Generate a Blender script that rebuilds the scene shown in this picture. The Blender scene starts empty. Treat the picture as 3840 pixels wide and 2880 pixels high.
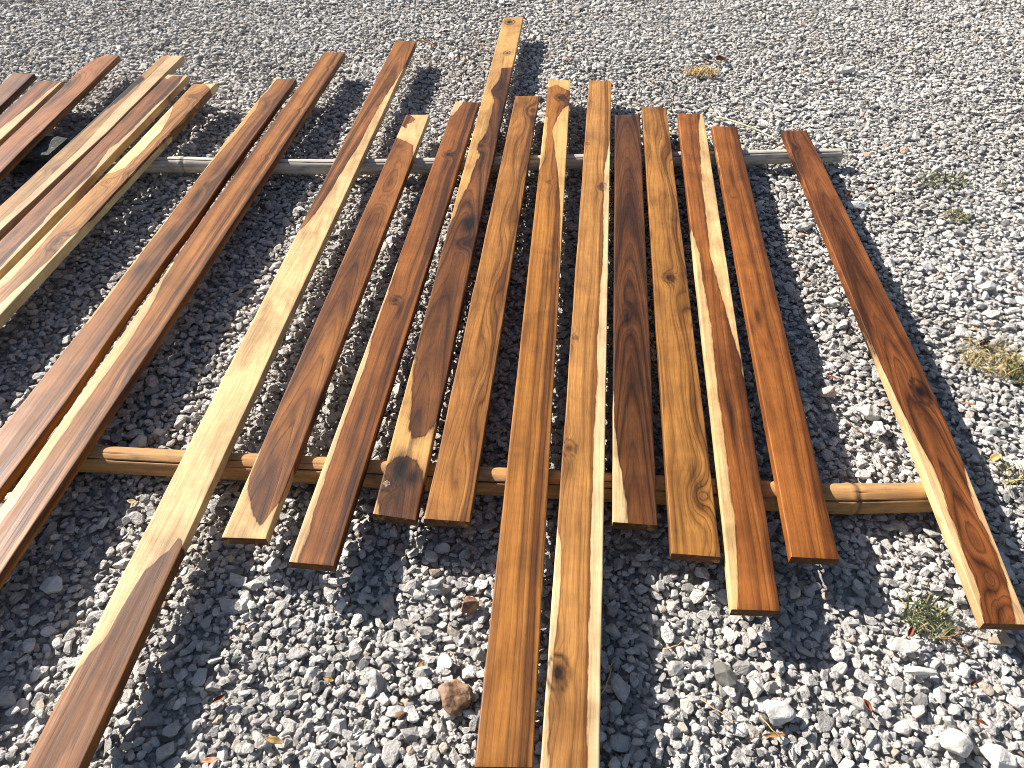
import bpy, bmesh, math, random
import numpy as np
from mathutils import Vector, Matrix, Euler

# ------------------------------------------------------------------ camera, world, sun
SC = bpy.context.scene
COL = SC.collection
PITCH = math.radians(43.6)          # degrees the lens looks below the horizon
CAM_H = 1.435
FPX, PW, PH = 2885.0, 3840, 2880    # focal length in photo pixels, used to survey where things lie on the ground
cam_d = bpy.data.cameras.new("camera")
cam_d.sensor_fit = 'HORIZONTAL'
cam_d.sensor_width = 36.0
cam_d.lens = 36.0 * FPX / PW
cam_d.clip_start = 0.02
cam_d.clip_end = 500
cam = bpy.data.objects.new("camera", cam_d)
COL.objects.link(cam)
cam.location = (0, 0, CAM_H)
cam.rotation_euler = (math.pi / 2 - PITCH, 0, 0)
SC.camera = cam

SUN_AZ, SUN_EL = math.radians(-58), math.radians(36.5)   # azimuth from +Y, negative = left
world = bpy.data.worlds.new("World")
SC.world = world
world.use_nodes = True
wn = world.node_tree
wn.nodes.clear()
sky = wn.nodes.new('ShaderNodeTexSky')
sky.sky_type = 'NISHITA'
sky.sun_disc = False
sky.sun_elevation = SUN_EL
sky.sun_rotation = SUN_AZ
bgn = wn.nodes.new('ShaderNodeBackground')
bgn.inputs['Strength'].default_value = 0.055
wo = wn.nodes.new('ShaderNodeOutputWorld')
wn.links.new(sky.outputs[0], bgn.inputs[0])
wn.links.new(bgn.outputs[0], wo.inputs[0])
sd = bpy.data.lights.new("sun", 'SUN')
sd.energy = 5.0
sd.angle = math.radians(0.5)
sd.color = (1.0, 0.95, 0.885)
sun = bpy.data.objects.new("sun", sd)
COL.objects.link(sun)
sdir = Vector((math.sin(SUN_AZ) * math.cos(SUN_EL), math.cos(SUN_AZ) * math.cos(SUN_EL), math.sin(SUN_EL)))
sun.rotation_euler = sdir.to_track_quat('Z', 'Y').to_euler()
sun.location = sdir * 20
SC.view_settings.view_transform = 'Standard'
SC.view_settings.look = 'None'
SC.view_settings.exposure = 1.08
SC.view_settings.gamma = 1.0
SC.render.engine = 'CYCLES'
SC.cycles.filter_width = 0.95

# ------------------------------------------------------------------ helpers
CP, SP = math.cos(PITCH), math.sin(PITCH)


def unp(x, y, z=0.0):
    """survey: the world point at height z seen at photo pixel (x, y)"""
    dx, dy = (x - PW / 2) / FPX, -(y - PH / 2) / FPX
    X, Y, Z = dx, CP + dy * SP, -SP + dy * CP
    t = (z - CAM_H) / Z
    return np.array([X * t, Y * t, z])


TOFF = {1: (0, 0), 2: (1280, 0), 3: (2560, 0), 4: (0, 960), 5: (1280, 960), 6: (2560, 960), 7: (0, 1920), 8: (1280, 1920), 9: (2560, 1920)}


def T(k, x, y):
    """photo pixel from a point measured on one of nine enlarged tiles"""
    return (TOFF[k][0] + x * 0.57866, TOFF[k][1] + y * 0.57866)


def tag(o, label=None, cat=None, group=None, kind=None):
    if label: o['label'] = label
    if cat: o['category'] = cat
    if group: o['group'] = group
    if kind: o['kind'] = kind
    return o


def link(name, me, mat=None, parent=None):
    o = bpy.data.objects.new(name, me)
    COL.objects.link(o)
    if mat: me.materials.append(mat)
    if parent: o.parent = parent
    return o


class NT:
    """short-hand for building a material's node tree"""
    def __init__(s, name):
        s.m = bpy.data.materials.new(name)
        s.m.use_nodes = True
        s.t = s.m.node_tree
        s.t.nodes.clear()

    def n(s, typ, **kw):
        nd = s.t.nodes.new(typ)
        for k, v in kw.items():
            if k.startswith('i_'):
                key = k[2:]
                nd.inputs[int(key) if key.isdigit() else key].default_value = v
            else:
                setattr(nd, k, v)
        return nd

    def l(s, a, b):
        s.t.links.new(a, b)

    def val(s, x, inp):
        if isinstance(x, (int, float)): inp.default_value = x
        elif isinstance(x, tuple): inp.default_value = x if len(x) == 4 else (*x, 1.0)[:len(inp.default_value)]
        else: s.l(x, inp)

    def math(s, op, a, b=0.0, c=None, clamp=False):
        nd = s.n('ShaderNodeMath', operation=op)
        nd.use_clamp = clamp
        s.val(a, nd.inputs[0]); s.val(b, nd.inputs[1])
        if c is not None: s.val(c, nd.inputs[2])
        return nd.outputs[0]

    def mix(s, f, a, b, blend='MIX'):
        nd = s.n('ShaderNodeMix', data_type='RGBA', blend_type=blend)
        nd.clamp_factor = True
        s.val(f, nd.inputs[0]); s.val(a, nd.inputs[6]); s.val(b, nd.inputs[7])
        return nd.outputs[2]

    def noise(s, vec, scale, detail=2.0, rough=0.5, dist=0.0, col=False):
        nd = s.n('ShaderNodeTexNoise')
        nd.inputs['Scale'].default_value = scale
        nd.inputs['Detail'].default_value = detail
        nd.inputs['Roughness'].default_value = rough
        nd.inputs['Distortion'].default_value = dist
        if vec is not None: s.l(vec, nd.inputs['Vector'])
        return nd.outputs['Color' if col else 'Fac']

    def scl(s, vec, k):
        nd = s.n('ShaderNodeVectorMath', operation='MULTIPLY')
        s.l(vec, nd.inputs[0]); nd.inputs[1].default_value = k
        return nd.outputs[0]

    def ramp(s, f, pts, interp='LINEAR'):
        nd = s.n('ShaderNodeValToRGB')
        cr = nd.color_ramp
        cr.interpolation = interp
        while len(cr.elements) < len(pts): cr.elements.new(0.5)
        for e, (p, c) in zip(cr.elements, pts):
            e.position = p
            e.color = (c, c, c, 1) if isinstance(c, (int, float)) else (*c, 1)
        s.l(f, nd.inputs[0])
        return nd.outputs[0]

    def mapr(s, v, a, b, c, d, smooth=False):
        nd = s.n('ShaderNodeMapRange', interpolation_type='SMOOTHSTEP' if smooth else 'LINEAR')
        s.l(v, nd.inputs[0])
        for i, x in zip((1, 2, 3, 4), (a, b, c, d)): nd.inputs[i].default_value = x
        return nd.outputs[0]

    def attr(s, name, out='Fac', typ='GEOMETRY'):
        nd = s.n('ShaderNodeAttribute', attribute_name=name, attribute_type=typ)
        return nd.outputs[out]

    def bsdf(s, col, rough, bump=None, bstr=0.3, bdist=0.001, spec=0.5, coat=0.0, coat_r=0.3):
        p = s.n('ShaderNodeBsdfPrincipled')
        s.val(col, p.inputs['Base Color'])
        s.val(rough, p.inputs['Roughness'])
        p.inputs['Specular IOR Level'].default_value = spec
        if coat:
            p.inputs['Coat Weight'].default_value = coat
            p.inputs['Coat Roughness'].default_value = coat_r
        if bump is not None:
            b = s.n('ShaderNodeBump')
            b.inputs['Strength'].default_value = bstr
            b.inputs['Distance'].default_value = bdist
            s.l(bump, b.inputs['Height'])
            s.l(b.outputs[0], p.inputs['Normal'])
        o = s.n('ShaderNodeOutputMaterial')
        s.l(p.outputs[0], o.inputs[0])
        return s.m


def srgb(r, g, b):
    return tuple(((c / 255) / 12.92 if c / 255 <= 0.04045 else (((c / 255) + 0.055) / 1.055) ** 2.4) for c in (r, g, b))


# ------------------------------------------------------------------ ground sheet
def mat_ground():
    k = NT("ground_grit")
    tc = k.n('ShaderNodeTexCoord').outputs['Object']
    v = k.n('ShaderNodeTexVoronoi', i_Scale=170.0)
    k.l(tc, v.inputs['Vector'])
    n2 = k.noise(tc, 3.0, 4)
    g = k.ramp(v.outputs['Color'], [(0.0, (0.20, 0.188, 0.172)), (1.0, (0.44, 0.42, 0.39))])
    c = k.mix(k.mapr(n2, 0.3, 0.7, 0.0, 0.35), g, (0.3, 0.28, 0.25, 1))
    h = k.math('SUBTRACT', 1.0, v.outputs['Distance'])
    return k.bsdf(c, 0.95, h, 1.0, 0.004, spec=0.2)


me = bpy.data.meshes.new("ground")
S = 150
me.from_pydata([(-S, -S, -0.019), (S, -S, -0.019), (S, S, -0.019), (-S, S, -0.019)], [], [(0, 1, 2, 3)])
tag(link("ground", me, mat_ground()), kind='structure')


# ------------------------------------------------------------------ rocks and gravel
def rock_mesh(name, seed, dims=(1, 1, 1), npts=18, bev=0.05, noise_amp=0.03, cuts=1):
    """an angular stone: convex hull of scattered points, edges worn off, faces slightly uneven"""
    rng = random.Random(seed)
    bm = bmesh.new()
    for _ in range(npts):
        v = Vector((rng.gauss(0, 1), rng.gauss(0, 1), rng.gauss(0, 1))).normalized()
        v *= rng.uniform(0.82, 1.0)
        bm.verts.new((v.x * dims[0] * 0.5, v.y * dims[1] * 0.5, v.z * dims[2] * 0.5))
    r = bmesh.ops.convex_hull(bm, input=bm.verts)
    bmesh.ops.delete(bm, geom=[g for g in r['geom_interior'] if isinstance(g, bmesh.types.BMVert)], context='VERTS')
    bmesh.ops.dissolve_limit(bm, angle_limit=math.radians(14), verts=bm.verts, edges=bm.edges)
    if bev:
        bmesh.ops.bevel(bm, geom=bm.edges[:], offset=bev * min(dims), segments=1, profile=0.6, affect='EDGES', clamp_overlap=True)
    bmesh.ops.triangulate(bm, faces=bm.faces)
    if cuts:
        bmesh.ops.subdivide_edges(bm, edges=bm.edges[:], cuts=cuts, use_grid_fill=True)
        bmesh.ops.triangulate(bm, faces=bm.faces)
        for v in bm.verts:
            p = v.co / max(dims) * 4 + Vector((seed * 3.1, 0, 0))
            from mathutils import noise as mn
            v.co += v.normal * mn.noise(p) * noise_amp * max(dims) if v.normal.length > 0 else Vector()
    me = bpy.data.meshes.new(name)
    bm.to_mesh(me)
    bm.free()
    return me


def mat_stone(name, tint=None, instanced=False, lo=(0.52, 0.497, 0.465), hi=(0.73, 0.705, 0.668), scale=70.0, bump=0.5, rough=0.92):
    k = NT(name)
    tc = k.n('ShaderNodeTexCoord').outputs['Object']
    if instanced:
        off = k.attr('tint', 'Fac', 'INSTANCER')
        add = k.n('ShaderNodeVectorMath', operation='ADD')
        k.l(tc, add.inputs[0])
        cmb = k.n('ShaderNodeCombineXYZ')
        k.l(k.math('MULTIPLY', off, 37.0), cmb.inputs[0])
        k.l(cmb.outputs[0], add.inputs[1])
        vec = add.outputs[0]
        sc = 2.2
    else:
        vec = tc
        sc = scale
    n1 = k.noise(vec, sc, 6, 0.65)
    n2 = k.noise(vec, sc * 3.5, 4, 0.7)
    n3 = k.noise(vec, sc * 0.7, 2, 0.5)
    base = k.mix(k.mapr(n1, 0.32, 0.68, 0, 1), lo, hi)
    if instanced:
        tn = off
        base = k.mix(1.0, base, k.ramp(tn, [(0.0, (0.30, 0.31, 0.33)), (0.035, (0.50, 0.50, 0.51)), (0.12, (0.74, 0.73, 0.72)), (0.4, (0.88, 0.87, 0.86)),
                                              (0.7, (1.0, 0.99, 0.975)), (0.93, (1.12, 1.11, 1.10)), (0.965, (0.96, 0.89, 0.80)), (0.988, (0.82, 0.70, 0.58)), (1.0, (0.62, 0.48, 0.38))]), 'MULTIPLY')
        oi = k.n('ShaderNodeObjectInfo')
        pn = k.noise(oi.outputs['Location'], 2.2, 3, .6)
        base = k.mix(1.0, base, k.ramp(pn, [(.3, (.86, .845, .82)), (.7, (1.08, 1.08, 1.08))]), 'MULTIPLY')
    elif tint:
        base = k.mix(1.0, base, (*tint, 1), 'MULTIPLY')
    c = k.mix(k.mapr(n2, 0.60, 0.74, 0, 0.5), base, (0.24, 0.22, 0.20, 1))
    c = k.mix(k.mapr(n3, 0.55, 0.75, 0, 0.30), c, (0.46, 0.43, 0.38, 1))
    h = k.math('ADD', k.math('MULTIPLY', n1, 1.0), k.math('MULTIPLY', n2, 0.5))
    return k.bsdf(c, rough, h, bump, 0.12 if instanced else 0.004, spec=0.25)


def build_gravel():
    rng = np.random.default_rng(5)
    # area: the ground in view plus a margin all round
    y0, y1 = 0.12, 5.5
    def halfw(y): return (CP * y + CAM_H * SP) * 0.6656 + 0.45
    N0 = 430000
    ys = rng.uniform(y0, y1, N0 * 2); xs = rng.uniform(-3.9, 3.9, N0 * 2)
    keep = np.abs(xs) < halfw(ys)
    xs, ys = xs[keep], ys[keep]
    cell = 0.0045
    nx, ny = int(7.9 / cell) + 4, int((y1 - y0 + .1) / cell) + 4
    H = np.full((nx, ny), -0.022, np.float32)
    ci = ((xs + 3.95) / cell).astype(int); cj = ((ys - y0 + .05) / cell).astype(int)
    # pale and clean stones sit in loose drifts: patch field varies the size slightly
    n = len(xs)
    d = np.clip(rng.lognormal(math.log(0.0170), 0.34, n), 0.008, 0.044)
    out = []
    ncand = 3
    prof = {}
    for r in range(1, 6):
        a = np.arange(-r, r + 1)
        rr = np.sqrt(a[:, None] ** 2 + a[None, :] ** 2) / (r + 0.35)
        prof[r] = (np.sqrt(np.clip(1 - rr ** 2, 0, 1)).astype(np.float32), rr <= 1)
    total = int(n / ncand)
    idx = np.arange(total * ncand).reshape(total, ncand)
    lim_x, lim_y = nx - 7, ny - 7
    for q in range(total):
        best = None
        for c in idx[q]:
            i, j = ci[c], cj[c]
            if i < 6 or j < 6 or i > lim_x or j > lim_y: continue
            h = H[i, j]
            if best is None or h < best[0]: best = (h, i, j, c)
        if best is None: continue
        _, i, j, c = best
        dd = d[c]
        r = max(1, min(5, int(round(dd * 0.5 / cell))))
        pf, mk = prof[r]
        W = H[i - r:i + r + 1, j - r:j + r + 1]
        m0 = float(W[mk].mean())
        thick = dd * 0.33
        zc = m0 + thick * 0.42
        if zc > 0.003: continue
        gx = float(W[2 * r, r] - W[0, r]) / (2 * r * cell); gy = float(W[r, 2 * r] - W[r, 0]) / (2 * r * cell)
        np.maximum(W, zc + pf * thick * 0.9 - (~mk) * 1.0, out=W)
        out.append((xs[c], ys[c], zc, dd, gx, gy))
    A = np.array(out)
    A[:, 2] += 0.0035 * (np.sin(A[:, 0] * 3.1 + A[:, 1] * 1.7 + 1) + np.sin(A[:, 0] * -2.2 + A[:, 1] * 4.3) * .7 + np.sin(A[:, 0] * 7.9 + A[:, 1] * 6.1) * .35)
    n = len(A)
    print("gravel stones", n)
    me = bpy.data.meshes.new("gravel")
    me.vertices.add(n)
    me.vertices.foreach_set('co', A[:, :3].astype(np.float32).ravel())
    rot = np.zeros((n, 3), np.float32)
    rot[:, 0] = np.clip(np.arctan(A[:, 5]), -.5, .5) * 0.45 + rng.normal(0, 0.15, n)
    rot[:, 1] = -np.clip(np.arctan(A[:, 4]), -.5, .5) * 0.45 + rng.normal(0, 0.15, n)
    rot[:, 2] = rng.uniform(0, 2 * math.pi, n)
    a = me.attributes.new('rot', 'FLOAT_VECTOR', 'POINT'); a.data.foreach_set('vector', rot.ravel())
    a = me.attributes.new('size', 'FLOAT', 'POINT'); a.data.foreach_set('value', (A[:, 3] * rng.uniform(.94, 1.12, n)).astype(np.float32))
    a = me.attributes.new('tint', 'FLOAT', 'POINT'); a.data.foreach_set('value', rng.uniform(0, 1, n).astype(np.float32))
    a = me.attributes.new('variant', 'INT', 'POINT'); a.data.foreach_set('value', rng.integers(0, 22, n).astype(np.int32))
    gm = mat_stone("gravel_stone", instanced=True)
    col = bpy.data.collections.new("gravel_stone_shapes")
    rs = random.Random(11)
    for i in range(22):
        dims = (1.0 * rs.uniform(1.0, 1.45), rs.uniform(.8, 1.05), rs.uniform(.46, .72))
        m = rock_mesh("stone_shape", 100 + i, dims, rs.choice((11, 13, 16, 20)), 0.045, 0.02, 1)
        m.materials.append(gm)
        o = bpy.data.objects.new("stone_shape_%02d" % i, m)
        col.objects.link(o)
    ng = bpy.data.node_groups.new("scatter_stones", 'GeometryNodeTree')
    ng.interface.new_socket('Geometry', in_out='INPUT', socket_type='NodeSocketGeometry')
    ng.interface.new_socket('Geometry', in_out='OUTPUT', socket_type='NodeSocketGeometry')
    N = ng.nodes
    gi, go = N.new('NodeGroupInput'), N.new('NodeGroupOutput')
    m2p = N.new('GeometryNodeMeshToPoints')
    iop = N.new('GeometryNodeInstanceOnPoints')
    cinf = N.new('GeometryNodeCollectionInfo')
    cinf.inputs['Collection'].default_value = col
    cinf.inputs['Separate Children'].default_value = True
    cinf.inputs['Reset Children'].default_value = True
    iop.inputs['Pick Instance'].default_value = True
    def na(name, typ):
        q = N.new('GeometryNodeInputNamedAttribute'); q.data_type = typ
        q.inputs['Name'].default_value = name
        return q.outputs['Attribute']
    L = ng.links
    L.new(gi.outputs[0], m2p.inputs['Mesh'])
    L.new(m2p.outputs[0], iop.inputs['Points'])
    L.new(cinf.outputs[0], iop.inputs['Instance'])
    L.new(na('variant', 'INT'), iop.inputs['Instance Index'])
    e2r = N.new('FunctionNodeEulerToRotation')
    L.new(na('rot', 'FLOAT_VECTOR'), e2r.inputs[0])
    L.new(e2r.outputs[0], iop.inputs['Rotation'])
    L.new(na('size', 'FLOAT'), iop.inputs['Scale'])
    L.new(iop.outputs[0], go.inputs[0])
    o = link("gravel", me, gm)
    md = o.modifiers.new("scatter", 'NODES')
    md.node_group = ng
    tag(o, 'pale grey crushed limestone gravel covering the whole ground', 'gravel', kind='stuff')


build_gravel()


def single_stone(px, py, size, dims, tint, label, seed, rotz=0.0, npts=26, smooth=False, z=0.006, name="stone", tilt=0.1, lo=None, hi=None, group='larger stones lying among the gravel'):
    me = rock_mesh(name, seed, tuple(size * d for d in dims), npts, 0.10, 0.09 if 'rough' in label or 'knobbly' in label else 0.045, 3)
    if smooth:
        bm = bmesh.new(); bm.from_mesh(me)
        for _ in range(4): bmesh.ops.smooth_vert(bm, verts=bm.verts, factor=0.6, use_axis_x=True, use_axis_y=True, use_axis_z=True)
        bm.to_mesh(me); bm.free()
        for p in me.polygons: p.use_smooth = True
    kw = {}
    if 'rusty' in label: kw = dict(lo=(.07, .045, .032), hi=(.40, .23, .13), bump=1.0, scale=48.0); tint = (1, 1, 1)
    if lo: kw['lo'] = lo
    if hi: kw['hi'] = hi
    o = link(name, me, mat_stone("stone_surface", tint=tint, rough=0.9, **kw))
    p = unp(px, py, z + size * dims[2] * 0.18)
    o.location = p
    o.rotation_euler = (tilt, -tilt * 0.6, rotz)
    return tag(o, label, 'stone', group)


# ------------------------------------------------------------------ wood
def mat_wood(name, hl, hd, sap, line, dark, lines=0.7, streak=0.5, fibre=1.0, seed=0, rough=0.47, figure=0.0, sawn=False, coat=0.04):
    """heartwood/sapwood with growth rings, knots and pores. The ring field, the sapwood and the stains come as
    mesh attributes laid out along the board; every fine pattern is made by noise here"""
    K_ = 0.56      # the colours above are read as seen in sunlight; this turns them into surface albedo
    hl, hd, sap, line, dark = (tuple(c * K_ * g for c in q) for q, g in ((hl, 1.0), (hd, .78), (sap, 1.12), (line, .6), (dark, .6)))
    sap = (sap[0] * 1.0, sap[1] * .95, sap[2] * .98)
    hl = (hl[0] * .93, hl[1] * .91, hl[2] * .80); hd = (hd[0] * .76, hd[1] * .80, hd[2] * .66); line = (line[0], line[1] * 1.03, line[2] * .7)
    k = NT(name)
    wc = k.attr('wc', 'Vector')
    ring = k.attr('ring'); sapa = k.attr('sapw'); dk = k.attr('stain')
    fine = k.noise(k.scl(wc, (22.0, 900.0, 900.0)), 1.0, 3, 0.6)
    fine2 = k.noise(k.scl(wc, (7.0, 260.0, 260.0)), 1.0, 4, 0.6)
    mid = k.noise(k.scl(wc, (2.6, 75.0, 60.0)), 1.0, 4, 0.55, 0.4)
    low = k.noise(k.scl(wc, (2.2, 16.0, 12.0)), 1.0, 3, 0.5, 0.6)
    wob = k.noise(k.scl(wc, (10.0, 90.0, 90.0)), 1.0, 3, 0.6)
    P = k.math('ADD', ring, k.math('MULTIPLY', k.math('SUBTRACT', wob, 0.5), 0.55))
    P = k.math('ADD', P, k.math('MULTIPLY', k.math('SUBTRACT', low, 0.5), 1.3))
    fr = k.math('FRACT', P)
    fl = k.math('FLOOR', P)
    wnz = k.n('ShaderNodeTexWhiteNoise', noise_dimensions='1D')
    k.l(fl, wnz.inputs['W'])
    rnd = wnz.outputs['Value']
    lm = k.ramp(fr, [(0.0, 0.85), (0.07, 0.35), (0.18, 0.06), (0.5, 0.03), (0.76, 0.32), (0.88, 0.85), (0.95, 1.0), (1.0, 0.85)])
    lm = k.math('MULTIPLY', lm, k.mapr(rnd, 0, 1, 0.28, 1.05))
    wn2 = k.n('ShaderNodeTexWhiteNoise', noise_dimensions='1D')
    k.l(k.math('ADD', fl, 1.0), wn2.inputs['W'])
    band = k.math('ADD', k.math('MULTIPLY', rnd, k.math('SUBTRACT', 1.0, fr)), k.math('MULTIPLY', wn2.outputs['Value'], fr))
    lm = k.math('MULTIPLY', lm, k.mapr(fine2, 0.25, 0.6, 0.55, 1.1))
    # secondary finer rings
    fr2 = k.math('PINGPONG', k.math('MULTIPLY', P, 3.0), 0.5)
    l2 = k.math('MULTIPLY', k.mapr(fr2, 0.0, 0.25, 0.45, 0.0), k.mapr(mid, 0.35, 0.65, 0.2, 1.0))
    t1 = k.math('ADD', k.math('MULTIPLY', k.mapr(mid, 0.30, 0.70, 0.0, 1.0), streak), k.math('MULTIPLY', k.mapr(low, 0.3, 0.7, 0.0, 1.0), 1.0 - streak))
    t1 = k.math('ADD', k.math('MULTIPLY', t1, 0.55), k.math('MULTIPLY', k.mapr(band, 0.2, 0.8, 0.0, 1.0), 0.45))
    t1 = k.mapr(t1, 0.22, 0.78, 0.0, 1.0)
    t1 = k.math('ADD', t1, k.math('MULTIPLY', l2, 0.40 * lines))
    heart = k.mix(t1, hl, hd)
    heart = k.mix(k.math('MULTIPLY', lm, lines), heart, line)
    near = k.mapr(sapa, 0.0, 1.6, 0.32, 0.0)       # sapwood tans a little towards the heartwood
    sapc = k.mix(k.math('ADD', k.math('ADD', k.math('MULTIPLY', lm, 0.5), near), k.math('MULTIPLY', k.mapr(mid, 0.40, 0.70, 0, 1), 0.50)), sap, tuple(a * 0.45 + b * 0.55 for a, b in zip(sap, hl)))
    edge = k.math('ADD', sapa, k.math('MULTIPLY', k.math('SUBTRACT', wob, 0.5), 0.55))
    edge = k.math('ADD', edge, k.math('MULTIPLY', k.math('SUBTRACT', fine2, 0.5), 0.5))
    edge = k.math('ADD', edge, k.math('MULTIPLY', k.math('SUBTRACT', k.noise(k.scl(wc, (13.0, 30.0, 30.0)), 1.0, 4, 0.6), 0.5), 0.85))
    sm = k.mapr(edge, -0.16, 0.16, 0, 1, True)
    rim = k.math('SUBTRACT', 1.0, k.math('ABSOLUTE', k.math('MULTIPLY', k.math('ADD', edge, 0.16), 5.0)), clamp=True)
    heart = k.mix(k.math('MULTIPLY', rim, 0.5), heart, line)
    c = k.mix(sm, heart, sapc)
    dd = k.math('MULTIPLY', dk, k.mapr(mid, 0.25, 0.7, 1.0, 1.45), clamp=True)
    c = k.mix(dd, c, dark)
    if sawn:
        saw = k.n('ShaderNodeTexWave', wave_type='BANDS', bands_direction='X')
        saw.inputs['Scale'].default_value = 32.0
        saw.inputs['Distortion'].default_value = 1.5
        k.l(wc, saw.inputs['Vector'])
        c = k.mix(k.math('MULTIPLY', k.math('MULTIPLY', saw.outputs['Fac'], k.mapr(low, 0.4, 0.6, 0, 1)), 0.16), c, (0.30, 0.18, 0.09, 1))
    if figure:
        fg = k.noise(k.scl(wc, (55.0, 14.0, 14.0)), 1.0, 2, 0.5, 0.3)
        c = k.mix(k.math('MULTIPLY', k.mapr(fg, 0.42, 0.7, 0, 1), figure), c, (0.05, 0.018, 0.008, 1))
    c = k.mix(1.0, c, k.ramp(fine, [(0.25, 1.0 - 0.30 * fibre), (0.5, 1.0), (0.75, 1.0 + 0.14 * fibre)]), 'MULTIPLY')
    c = k.mix(1.0, c, k.ramp(fine2, [(0.28, 0.80), (0.5, 1.0), (0.70, 1.12)]), 'MULTIPLY')
    cha = k.noise(k.scl(wc, (5.0, 9.0, 9.0)), 1.0, 3, 0.55, 0.8)
    c = k.mix(1.0, c, k.ramp(cha, [(0.30, (0.70, 0.66, 0.62)), (0.5, (1.0, 1.0, 1.0)), (0.68, (1.22, 1.24, 1.20))]), 'MULTIPLY')
    cross = k.noise(k.scl(wc, (70.0, 22.0, 22.0)), 1.0, 2, 0.5)      # faint silky cross figure
    c = k.mix(1.0, c, k.ramp(cross, [(0.3, 0.94), (0.7, 1.05)]), 'MULTIPLY')
    pores = k.ramp(k.noise(k.scl(wc, (60.0, 1500.0, 1500.0)), 1.0, 1), [(0.26, 0.62), (0.34, 1.0)])
    c = k.mix(0.55, c, k.mix(1.0, c, pores, 'MULTIPLY'))
    # pinholes and specks of dust
    vo = k.n('ShaderNodeTexVoronoi', i_Scale=18.0)
    k.l(wc, vo.inputs['Vector'])
    spk = k.math('LESS_THAN', vo.outputs['Distance'], 0.016)
    c = k.mix(k.math('MULTIPLY', spk, 0.8), c, (0.03, 0.02, 0.01, 1))
    r = k.mapr(mid, 0.3, 0.7, rough - 0.06, rough + 0.12)
    h = k.math('ADD', k.math('MULTIPLY', fine, 1.0), k.math('MULTIPLY', lm, -0.6))
    h = k.math('ADD', h, k.math('MULTIPLY', k.noise(k.scl(wc, (9.0, 30.0, 30.0)), 1.0, 3), 3.0))
    return k.bsdf(c, r, h, 0.35, 0.0006, spec=0.22, coat=coat, coat_r=0.28)


def smooth_noise(rng, S_, T_, fs, ft, n=7):
    """smooth random field in -1..1 made of a few plane waves"""
    v = np.zeros_like(S_)
    for _ in range(n):
        a = rng.uniform(.35, 1.0)
        v += a * np.sin(S_ * fs * rng.uniform(.3, 1.3) * 6.283 + T_ * ft * rng.uniform(-1, 1) * 6.283 + rng.uniform(0, 6.283))
    return v / (n * 0.55)


def poly_sd(px, py, poly):
    """signed distance in metres, positive inside"""
    P = np.array(poly); Q = np.roll(P, -1, axis=0)
    d = np.full(px.shape, 1e9); ins = np.zeros(px.shape, bool)
    for (x0, y0), (x1, y1) in zip(P, Q):
        ex, ey = x1 - x0, y1 - y0
        L = ex * ex + ey * ey + 1e-12
        t = np.clip(((px - x0) * ex + (py - y0) * ey) / L, 0, 1)
        d = np.minimum(d, np.hypot(px - x0 - t * ex, py - y0 - t * ey))
        c = ((y0 > py) != (y1 > py)) & (px < (x1 - x0) * (py - y0) / (y1 - y0 + 1e-12) + x0)
        ins ^= c
    return np.where(ins, d, -d)


THICK = 0.024
BOARD_GROUP = 'hardwood boards laid side by side across two poles'
CREAM = srgb(240, 212, 152)


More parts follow.
